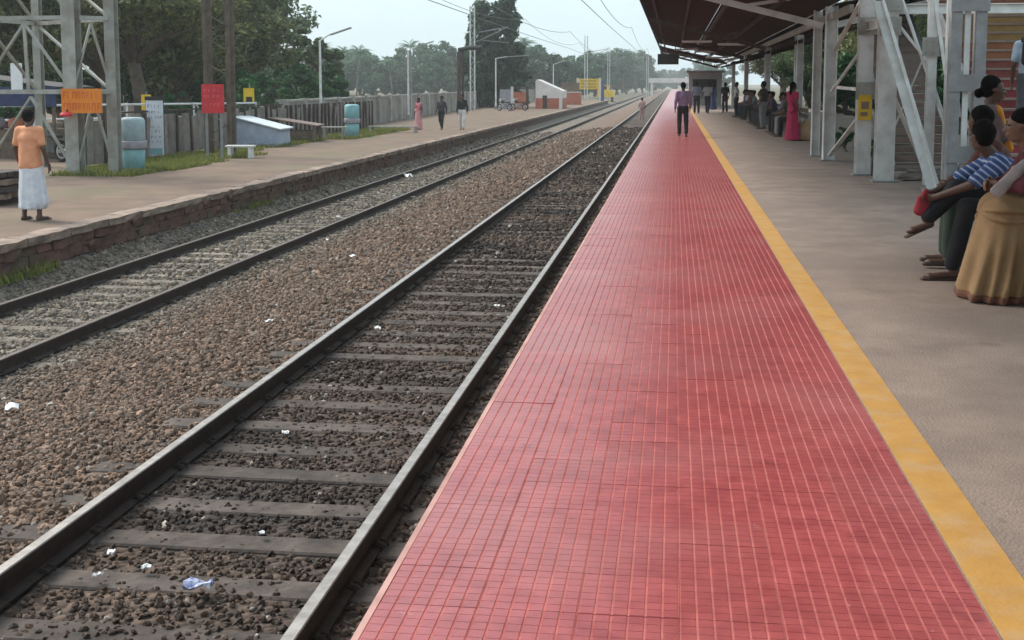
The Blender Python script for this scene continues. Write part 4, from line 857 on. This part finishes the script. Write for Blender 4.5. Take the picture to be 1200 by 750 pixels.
def stripe_mat():
    m = mat('cloth_blue_stripes', (.05, .10, .30), (.035, .075, .22), .85, 9, world=False); nt = m.node_tree; N = nt.nodes; L = nt.links; p = N['Principled BSDF']
    tc = N.new('ShaderNodeTexCoord'); mp = N.new('ShaderNodeMapping'); mp.inputs['Rotation'].default_value = (R(-38), 0, 0); L.new(tc.outputs['Object'], mp.inputs[0])
    wv = N.new('ShaderNodeTexWave'); wv.bands_direction = 'Z'; wv.inputs['Scale'].default_value = 6.5; wv.inputs['Distortion'].default_value = .8; L.new(mp.outputs[0], wv.inputs[0])
    rp = N.new('ShaderNodeValToRGB'); rp.color_ramp.elements[0].position = .72; rp.color_ramp.elements[1].position = .82; L.new(wv.outputs['Fac'], rp.inputs[0])
    mx_ = N.new('ShaderNodeMix'); mx_.data_type = 'RGBA'; mx_.inputs[7].default_value = (.42, .46, .58, 1); L.new(rp.outputs[0], mx_.inputs[0]); L.new(p.inputs['Base Color'].links[0].from_socket, mx_.inputs[6]); L.new(mx_.outputs[2], p.inputs['Base Color']); return m
STAND = dict(pel=(0,0,.93), che=(0,.0,1.27), neck=(0,-.005,1.44), head=(0,.02,1.585), shL=(-.185,0,1.385), shR=(.185,0,1.385), elL=(-.235,-.03,1.10), elR=(.235,-.03,1.10), wrL=(-.245,.05,.86), wrR=(.245,.05,.86),
             hiL=(-.09,0,.9), hiR=(.09,0,.9), knL=(-.1,.03,.5), knR=(.1,.03,.5), anL=(-.105,-.01,.085), anR=(.105,-.01,.085), ftL=(-.12,.15,.03), ftR=(.12,.15,.03))
WALK = dict(STAND, knL=(-.1,.16,.52), anL=(-.1,.2,.10), ftL=(-.11,.36,.05), knR=(.1,-.05,.49), anR=(.1,-.27,.13), ftR=(.11,-.13,.03), wrL=(-.25,-.08,.88), wrR=(.24,.16,.9), elL=(-.235,-.1,1.11), elR=(.235,.0,1.1))
SIT = dict(pel=(0,0,.58), che=(0,.06,.92), neck=(0,.08,1.09), head=(0,.12,1.235), shL=(-.185,.06,1.03), shR=(.185,.06,1.03), elL=(-.25,.12,.77), elR=(.25,.12,.77), wrL=(-.13,.34,.68), wrR=(.13,.34,.68),
           hiL=(-.1,.03,.55), hiR=(.1,.03,.55), knL=(-.13,.46,.56), knR=(.13,.46,.56), anL=(-.13,.48,.09), anR=(.13,.48,.09), ftL=(-.14,.64,.03), ftR=(.14,.64,.03))
def person(label, loc, rz, J, parts, sc=1., vox=.022, detail=False, skin=SKIN, female=False, bun=False, group=None, hairc=HAIR, bald=False, face=(0, 1, 0)):
    t = thing('person', label, 'person', loc, rz, group); t.scale = (sc, sc, sc); H = J['head']; sh = tuple(np.array(J['shR']) - np.array(J['shL']))
    fx, fy = face[0], face[1]; Fv = lambda a, b, z: (H[0] + fy*a + fx*b, H[1] - fx*a + fy*b, H[2] + z)     # head-local: right, front, up
    lt = (fy, -fx, 0)
    pr = [(Fv(0,-.015,.03), Fv(0,-.005,.045), .078, .098, .076, .095, lt), (Fv(0,.02,-.07), Fv(0,.02,-.02), .052, .062, .066, .08, lt), (Fv(0,.095,-.012), Fv(0,.108,-.03), .012, .012, .016, .014, lt),
          (Fv(0,.085,-.062), Fv(0,.086,-.066), .026, .012, .026, .012, lt), (Fv(-.079,-.005,.0), Fv(-.079,-.005,.01), .008, .022, .008, .022, lt), (Fv(.079,-.005,.0), Fv(.079,-.005,.01), .008, .022, .008, .022, lt),
          cap(J['neck'], Fv(0,-.01,-.06), .058, .052), (J['pel'], J['che'], .13, .09, .16, .105, sh), cap(lerp(J['shL'], J['shR'], .12), lerp(J['shL'], J['shR'], .88), .055)]
    for s in 'LR':
        sg = -1 if s == 'L' else 1
        pr += [cap(J['sh'+s], J['el'+s], .048, .038), cap(J['el'+s], J['wr'+s], .039, .026), cap(J['hi'+s], J['kn'+s], .085, .056), cap(J['kn'+s], J['an'+s], .056, .036)]
        an, ft = J['an'+s], J['ft'+s]; hl = lerp(an, ft, -.25); hl = (hl[0], hl[1], an[2] - .045)
        pr += [cap(an, hl, .036, .034), (hl, ft, .034, .03, .042, .024, (1,0,0)), cap(ft, lerp(hl, ft, 1.16), .03, .018)]
        w = np.array(J['wr'+s]); d = w - np.array(J['el'+s]); d /= np.linalg.norm(d); inn = np.array([-sg, 0, 0.]); inn -= d*(inn@d); inn /= np.linalg.norm(inn); sd = np.cross(d, inn)
        if sd[1] < 0: sd = -sd
        pm = w + d*.085; pr.append((tuple(w), tuple(pm), .028, .016, .04, .017, tuple(sd)))
        for q in range(4):
            b0 = pm + sd*(-.03 + .02*q); ln = (.052, .062, .066, .056)[q]; b1 = b0 + d*ln*.6 + inn*.012; b2 = b1 + d*ln*.5 + inn*.03
            pr += [cap(tuple(b0), tuple(b1), .0098, .009), cap(tuple(b1), tuple(b2), .009, .0075)]
        b0 = w + d*.03 + sd*.03; b1 = b0 + d*.03 + sd*.025 + inn*.012; b2 = b1 + d*.028 + sd*.006 + inn*.012
        pr += [cap(tuple(b0), tuple(b1), .012, .0105), cap(tuple(b1), tuple(b2), .0105, .009)]
    V, F = sdf_mesh(pr, vox if not detail else min(vox, .0105), .012); link('body', npmesh('body', V, F, skin, True), t)
    pp2 = []
    for name, m, prims, kw in parts:
        if name in ('sandals', 'shoes'): pp2 += [(name[:-1], m, [q_], kw) for q_ in prims]
        else: pp2.append((name, m, prims, kw))
    for name, m, prims, kw in pp2:
        kw = dict(kw); vx = kw.pop('vox', vox); V, F = sdf_mesh(prims, vx, **kw)
        if len(F): link(name, npmesh(name, V, F, m, True), t)
    hp = [(Fv(0,-.03,.045), Fv(0,-.022,.055), .089, .1, .087, .1, lt), (Fv(0,-.05,-.02), Fv(0,-.05,.03), .072, .06, .083, .07, lt)]
    if bun: hp += [cap(Fv(0,-.13,-.03), Fv(0,-.135,-.02), .045)]
    if female and not bun: hp += [(Fv(0,-.10,-.03), Fv(0,-.11,-.30), .05, .04, .025, .02, lt)]
    V, F = sdf_mesh(hp, vox*.8, .02, None, None, .006)
    hm = npmesh('hair', V, F, hairc, True); link('hair', hm, t)
    if detail:
        for s in (-.032, .032): MB().tube([Fv(s - .012, .083, .012), Fv(s, .090, .012), Fv(s + .012, .083, .012)], [.004, .0085, .004], 8).obj('eye', EYEW, t, True)
    return t
def torso(J, w=1., d=1.): 
    sh = tuple(np.array(J['shR']) - np.array(J['shL'])); return [(off(lerp(J['pel'], J['che'], -.12), (0,0,0)), J['che'], .158*w, .112*d, .178*w, .122*d, sh), (J['che'], lerp(J['che'], J['neck'], .62), .175*w, .115*d, .11*w, .08*d, sh), cap(lerp(J['shL'], J['shR'], .1), lerp(J['shL'], J['shR'], .9), .064)]
def sleeves(J, t=.62, r=.062):
    o_ = []
    for s in 'LR':
        if t <= 1: o_.append(cap(J['sh'+s], lerp(J['sh'+s], J['el'+s], t), r, r*.95))
        else: o_ += [cap(J['sh'+s], J['el'+s], r, r*.82), cap(J['el'+s], lerp(J['el'+s], J['wr'+s], .9), r*.8, r*.66)]
    return o_
def legs(J, r=.098, e=.95):
    o_ = [(lerp(J['hiL'], J['hiR'], .2), lerp(J['hiL'], J['hiR'], .8), .12, .12, .12, .12, (0,1,0)), (J['pel'], lerp(J['pel'], J['che'], .2), .15, .108, .15, .108, (1,0,0))]
    for s in 'LR': o_ += [cap(J['hi'+s], J['kn'+s], r, r*.76), cap(J['kn'+s], lerp(J['kn'+s], J['an'+s], e), r*.76, r*.64)]
    return o_
def skirt(J, hem=.05, w0=.165, w1=.25, d1=.2, z0=None):
    p_ = J['pel']; b = (p_[0], p_[1], hem); return [((p_[0], p_[1], p_[2] + .08), b, w0, w0*.75, w1, d1, (1,0,0))]
def man(label, loc, rz, J, shirt, trousers, sleeve=.62, sc=1., vox=.024, **kw):
    return person(label, loc, rz, J, [('shirt', shirt, torso(J) + sleeves(J, sleeve), dict(k=.03, noise=.003)), ('trousers', trousers, legs(J), dict(k=.03, noise=.003)),
        ('shoes', SANDAL, [(lerp(J['an'+s], J['ft'+s], -.1)[:2] + (J['ft'+s][2] - .012,), lerp(J['an'+s], J['ft'+s], 1.25)[:2] + (J['ft'+s][2] - .012,), .045, .02, .05, .02, (1,0,0)) for s in 'LR'], dict(k=.01))], sc, vox, **kw)
def sari(label, loc, rz, J, sari_c, blouse, sc=1., vox=.024, **kw):
    sh = (1,0,0)
    return person(label, loc, rz, J, [('blouse', blouse, torso(J, .97, .97) + sleeves(J, .5, .06), dict(k=.03)), ('skirt', sari_c, skirt(J), dict(k=.03, clip=(.03, None), fold=(.014, 11, 3.0))),
        ('drape', sari_c, [(off(J['shL'], (.04,-.05,.03)), off(J['pel'], (.1,-.1,-.05)), .09, .05, .12, .06, sh), (off(J['shL'], (.04,.05,.03)), off(J['pel'], (.08,.08,.05)), .09, .05, .13, .05, sh)], dict(k=.03, noise=.004))], sc, vox, female=True, **kw)

# --- man in peach shirt and white mundu, back to the camera
J = dict(STAND, elR=(.25,-.02,1.12), wrR=(.27,.06,.88), elL=(-.25,-.02,1.12), wrL=(-.26,.08,.88), anL=(-.13,-.02,.085), knL=(-.12,.03,.5), ftL=(-.16,.13,.03), ftR=(.16,.14,.03), anR=(.13,0,.085))
mundu = cloth('white_mundu', (.74, .74, .78), (.55, .56, .63), 7)
person('man in peach shirt and white wrapped mundu standing on the low platform', (-10.3, 18.8, FZ), R(-8), J, [
    ('shirt', cloth('peach', (.78, .36, .20), (.66, .27, .14), 7), torso(J, .98, 1.02) + sleeves(J, .72, .062) + [((0,0,.86), (0,0,1.12), .188, .155, .165, .13, (1,0,0))], dict(k=.04, noise=.005, vox=.016, clip=(.80, None))),
    ('mundu', mundu, [((0,0,1.0), (0,0,.16), .160, .13, .195, .17, (1,0,0)), ((.07,.03,.8), (.11,.02,.28), .11, .12, .13, .14, (1,0,0))], dict(k=.03, clip=(.175, None), fold=(.02, 13, 1.5), vox=.016)),
    ('sandals', SANDAL, [((-.13,-.06,.012), (-.17,.19,.012), .045, .016, .05, .014, (1,0,0)), ((.13,-.05,.012), (.17,.2,.012), .045, .016, .05, .014, (1,0,0))], dict(k=.01))], 1.05, .02, skin=SKIN)
# --- three people on the low platform
sari('woman in a pink sari walking on the low platform', (-12.3, 59.2, FZ), R(150), STAND, cloth('pink', (.62, .16, .22), (.60, .38, .36), 14), cloth('rose', (.45, .09, .12)), .9, .03)
man('man in dark clothes walking between the pink sari and white trousers', (-11.2, 59.4, FZ), R(170), WALK, cloth('dark_grey', (.06, .05, .065)), cloth('black', (.012, .012, .015)), 1.5, .95, .03)
man('man in black top and white trousers on the low platform', (-10.2, 59.5, FZ), R(180), WALK, cloth('black_top', (.02, .018, .022)), cloth('white', (.74, .72, .70)), 1.5, 1.0, .03)
man('person in pale pink standing on the main line track far away', (-2.35, 93, -1.0), 0, STAND, cloth('pale_pink', (.66, .42, .40)), cloth('pink_trousers', (.55, .33, .32)), .6, .95, .04)
# --- platform walkers
man('man in purple checked shirt walking away on the red tiles', (.28, 38.6, 0), R(4), dict(WALK, knL=(-.1,.1,.51), anL=(-.1,.1,.09), ftL=(-.11,.26,.04), anR=(.1,-.16,.11), ftR=(.11,-.01,.03)), cloth('purple', (.30, .19, .30), (.20, .12, .22), 26), cloth('black'	, (.012, .012, .015)), 1.6, .97, .022)
man('man in grey blue shirt standing at the edge of the red tiles', (1.25, 69.5, 0), 0, STAND, cloth('greyblue', (.24, .28, .38)), cloth('navy', (.02, .022, .04)), .6, 1.02, .03)
man('man in pale striped shirt standing beside the one in grey blue', (1.85, 69.7, 0), R(-15), WALK, cloth('pale_shirt', (.45, .46, .5)), cloth('navy', (.02, .022, .04)), .6, 1.0, .03)
sari('woman in a crimson sari standing beside the seated row', (3.36, 36.1, 0), R(-60), STAND, cloth('crimson', (.44, .02, .085), (.33, .012, .06), 8), cloth('crimson', (.44, .02, .085)), .97, .02)
sk = MB(); sk.tube([(0,0,0),(0,0,.06),(0,0,.3),(.02,0,.5),(.03,0,.58)], [.2,.28,.29,.22,.08], 14); o = sk.obj('sack', cloth('tan_sack', (.40, .25, .14), (.30, .18, .10), 6), None, True, (3.78, 36.2, 0)); tag(o, 'tan sack standing at the feet of the woman in crimson', 'sack')
# seated row under the canopy
def long_bench(y0, y1, x, lab):
    t = thing('platform_bench', lab, 'bench', (x, (y0+y1)/2, 0)); h = (y1 - y0)/2
    for q in range(3): MB().box(-.22 + q*.15, -.09 + q*.15, -h, h, .42, .46).obj('seat_slat', 'wood', t)
    for q in range(2): MB().box(.24, .27, -h, h, .58 + q*.17, .70 + q*.17).obj('back_slat', 'wood', t)
    for y in (-h + .2, 0, h - .2): MB().box(-.2, .22, y - .04, y + .04, 0, .419).box(.221, .239, y - .04, y + .04, .1, .9).obj('leg', 'conc_dark', t)
long_bench(38.2, 43.6, 3.75, 'dark slatted platform bench beyond the woman in crimson'); long_bench(46.2, 54.4, 3.75, 'dark slatted platform bench in the middle of the seated row'); long_bench(57, 66, 3.75, 'farthest dark slatted bench of the seated row')
seat_l = [(38.8, (.6, .6, .6), (.02, .02, .025), 'person in a white top on the bench nearest the crimson sari'), (40.0, (.10, .06, .05), (.30, .27, .24), 'person in brown top and pale trousers on the nearest bench'), (41.3, (.03, .03, .035), (.05, .04, .04), 'person in black in the middle of the nearest bench'), (42.7, (.16, .16, .17), (.03, .03, .035), 'person in a grey top at the far end of the nearest bench'),
          (46.9, (.03, .035, .07), (.02, .02, .025), 'person in dark blue at the near end of the middle bench'), (48.2, (.09, .025, .035), (.03, .03, .03), 'person in dark maroon on the middle bench'), (49.5, (.05, .05, .055), (.02, .02, .025), 'person in charcoal on the middle bench'), (50.9, (.07, .05, .10), (.025, .025, .03), 'person in dark violet on the middle bench'), (52.2, (.22, .14, .08), (.02, .02, .02), 'person in tan brown on the middle bench'), (53.5, (.09, .10, .07), (.02, .02, .02), 'person in olive at the far end of the middle bench'),
          (57.7, (.14, .17, .17), (.02, .02, .025), 'person in grey green at the near end of the farthest bench'), (59.2, (.03, .03, .03), (.02, .02, .02), 'person in black on the farthest bench'), (60.8, (.20, .05, .06), (.02, .02, .03), 'person in dull red on the farthest bench'), (63, (.5, .5, .55), (.05, .05, .07), 'person in a pale top on the farthest bench'), (65, (.3, .26, .36), (.04, .04, .05), 'person in lilac at the far end of the farthest bench')]
for k_, (y, c1, c2, lab) in enumerate(seat_l):
    man(lab, (3.72, y, -.03), R(90 + random.uniform(-15, 15)), SIT, cloth('top_%d' % k_, c1), cloth('bottom_%d' % k_, c2), .65, 1.0, .03)
man('man in white shirt standing among the farther benches', (3.05, 62, 0), R(80), STAND, cloth('white_s', (.6, .6, .6)), cloth('navy', (.02, .022, .04)), .6, 1.0, .03)
man('man in dark brown shirt standing between the first two benches', (3.2, 45.6, 0), R(60), STAND, cloth('dark_brown', (.06, .04, .035)), cloth('grey_pale_t', (.25, .24, .24)), .6, 1.0, .028)
man('man in black standing by the farthest canopy bench', (2.9, 72, 0), R(20), STAND, cloth('black_s', (.02, .02, .022)), cloth('navy', (.02, .022, .04)), .6, 1.0, .03)
sari('woman in a dark blue sari standing near the kiosk', (2.5, 80, 0), R(40), STAND, cloth('navy_sari', (.03, .04, .12)), cloth('navy_b', (.03, .03, .08)), .95, .032)
# --- near group on the right
bn = thing('concrete_bench', 'concrete bench under the seated people at the right edge', 'bench', (3.0, 10.2, 0))
MB().box(-.28, .3, -1.3, 1.5, .40, .50).obj('seat', 'conc_light', bn)
for y in (-1.1, 1.25): MB().box(-.2, .22, y - .09, y + .09, 0, .399).obj('leg', 'conc_light', bn)
J = dict(pel=(0,.02,.62), che=(0,.20,.88), neck=(0,.30,1.03), head=(0,.38,1.175), shL=(-.18,.27,.965), shR=(.18,.27,.965), elL=(-.25,.5,.80), elR=(.24,.52,.80), wrL=(-.06,.74,.68), wrR=(.06,.74,.70),
         hiL=(-.1,.05,.6), hiR=(.1,.05,.6), knL=(-.13,.50,.60), knR=(.03,.55,.74), anL=(-.11,.60,.10), anR=(-.04,.80,.50), ftL=(-.12,.78,.03), ftR=(-.05,.92,.40))
person('man in blue striped shirt and black trousers seated with legs crossed, leaning forward', (2.88, 10.55, 0), R(90), J, [
    ('shirt', stripe_mat(), torso(J, 1.02, 1.05) + sleeves(J, .85, .066), dict(k=.035, vox=.014, noise=.003)), ('trousers', cloth('black_cotton', (.013, .013, .017)), legs(J, .102, .92), dict(k=.035, vox=.014, noise=.003)),
    ('sandals', SANDAL, [((-.10,.54,.012), (-.125,.84,.012), .045, .013, .05, .013, (1,0,0)), ((-.035,.77,.435), (-.055,.965,.345), .045, .013, .05, .013, (1,0,0))], dict(k=.01, vox=.012))], 1.0, .014, True, SKIN, face=(.86, .5, 0))
rd = thing('red_cloth_bag', 'small red cloth bag held by the man in blue stripes', 'bag', (2.05, 10.53, .50))
V, F = sdf_mesh([((0,0,.06), (0,0,.16), .07, .045, .05, .03, (1,0,0)), ((0,0,.16), (.03,.0,.22), .035, .025, .03, .02, None)], .01, .02, noise=.004); link('pouch', npmesh('pouch', V, F, cloth('red_bag', (.36, .03, .045)), True), rd)
J = dict(SIT, pel=(0,0,.64), che=(0,.17,.95), neck=(0,.24,1.13), head=(0,.32,1.29), shL=(-.17,.20,1.07), shR=(.17,.20,1.07), elL=(-.25,.32,.86), elR=(.24,.32,.86), wrL=(-.04,.46,.86), wrR=(.08,.48,.85), hiL=(-.1,.03,.6), hiR=(.1,.03,.6), knL=(-.15,.45,.62), knR=(.15,.45,.62), anL=(-.14,.46,.09), anR=(.14,.46,.09), ftL=(-.14,.58,.03), ftR=(.14,.58,.03))
skp = [((0,-.05,.66), (0,.44,.66), .27, .16, .24, .12, (1,0,0)), ((0,.42,.64), (.0,.50,.05), .26, .16, .36, .22, (1,0,0)), ((0,.2,.6), (0,.3,.05), .25, .2, .34, .24, (1,0,0))]
tan = cloth('tan_skirt', (.31, .185, .085), (.24, .135, .06), 5)
person('woman in maroon top and full tan skirt seated at the right edge', (2.87, 9.62, 0), R(90), J, [
    ('blouse', cloth('maroon', (.12, .022, .032)), torso(J, 1.05, 1.05) + sleeves(J, 1.5, .07), dict(k=.035, vox=.014, noise=.003)), ('skirt', tan, skp, dict(k=.06, clip=(.055, None), fold=(.03, 12, 2.5), vox=.012)),
    ('hem_border', cloth('maroon_hem', (.16, .06, .035)), [tuple(p_[:2]) + (p_[2]+.006, p_[3]+.006, p_[4]+.006, p_[5]+.006, p_[6]) for p_ in skp], dict(k=.06, clip=(.008, .06), fold=(.03, 12, 2.5), vox=.012)),
    ('shawl', cloth('white_shawl', (.46, .38, .37)), [(off(J['shL'], (-.01,-.02,.05)), (-.20,.38,.97), .04, .02, .04, .016, (0,.5,.5)), ((-.20,.38,.97), (-.19,.52,.80), .04, .016, .055, .018, (0,1,.3)), (off(J['shL'], (.0,-.03,.05)), off(J['shL'], (.02,-.2,-.3)), .08, .035, .11, .03, (0,1,0))], dict(k=.02, vox=.009, noise=.004))], 1.0, .014, True, SKIN2, True)
J = dict(STAND, elL=(-.22,.12,1.15), wrL=(-.05,.28,1.22), elR=(.22,.1,1.15), wrR=(.05,.28,1.2))
person('woman with an orange shawl standing behind the seated man, face turned right', (2.92, 12.0, 0), R(-100), J, [
    ('kurta', cloth('mauve_kurta', (.19, .12, .12)), torso(J, .98, 1.) + sleeves(J, 1.5, .06) + skirt(J, .5, .16, .2, .16), dict(k=.035, clip=(.45, None), vox=.016)), ('trousers', cloth('brown_t', (.12, .07, .06)), legs(J, .09), dict(k=.03, vox=.02)),
    ('shawl', cloth('orange_shawl', (.70, .29, .02), (.60, .22, .015), 8), [(off(J['shL'], (.03,.05,.02)), (-.06,.16,1.05), .08, .04, .11, .04, (1,0,0)), (off(J['shR'], (-.03,.05,.02)), (.04,.17,1.05), .08, .04, .11, .04, (1,0,0))], dict(k=.03, vox=.014, noise=.004))], .975, .016, True, SKIN, True, True)
J = dict(SIT, che=(0,.12,.93), neck=(0,.19,1.09), head=(0,.26,1.235), shL=(-.18,.15,1.03), shR=(.18,.15,1.03), elL=(-.24,.3,.8), elR=(.24,.3,.8), wrL=(-.1,.48,.7), wrR=(.1,.48,.7))
man('person in reddish brown top seated behind the man in blue stripes', (2.9, 11.2, .02), R(84), J, cloth('brick_brown', (.16, .06, .05)), cloth('dark_green', (.035, .055, .035)), 1.5, 1.02, .016, face=(.75, .66, 0))
man('man in pale blue shirt with a black backpack on the painted stairs', (4.97, 18.3, .795), R(-10), STAND, cloth('paleblue', (.42, .50, .60)), cloth('grey_t', (.08, .08, .09)), .7, .98, .02)
bk = thing('backpack', 'black backpack worn by the man on the painted stairs', 'backpack', (4.93, 18.1, 1.92))
V, F = sdf_mesh([((0,0,.0), (0,0,.26), .15, .09, .14, .08, (1,0,0)), ((0,-.06,.0), (0,-.06,.12), .11, .05, .1, .05, (1,0,0))], .014, .02); link('pack', npmesh('pack', V, F, cloth('black_nylon', (.015, .015, .017)), True), bk)
for s in (-.1, .1): MB().tube([(s, .06, .28), (s, .14, .34), (s, .22, .22)], .015, 6).obj('strap', 'black', bk)

# ================================================================== HAZE
hz = MB().box(-420, 420, -40, 900, -2.6, 24).obj('haze', 'dark'); hm_ = bpy.data.materials.new('haze'); hm_.use_nodes = True; nt = hm_.node_tree; nt.nodes.remove(nt.nodes['Principled BSDF'])
pv = nt.nodes.new('ShaderNodeVolumePrincipled'); pv.inputs['Density'].default_value = .0006; pv.inputs['Color'].default_value = (.95, .98, 1.0, 1); pv.inputs['Anisotropy'].default_value = .1
nt.links.new(pv.outputs[0], nt.nodes['Material Output'].inputs['Volume']); hz.data.materials.clear(); hz.data.materials.append(hm_); hz['kind'] = 'stuff'
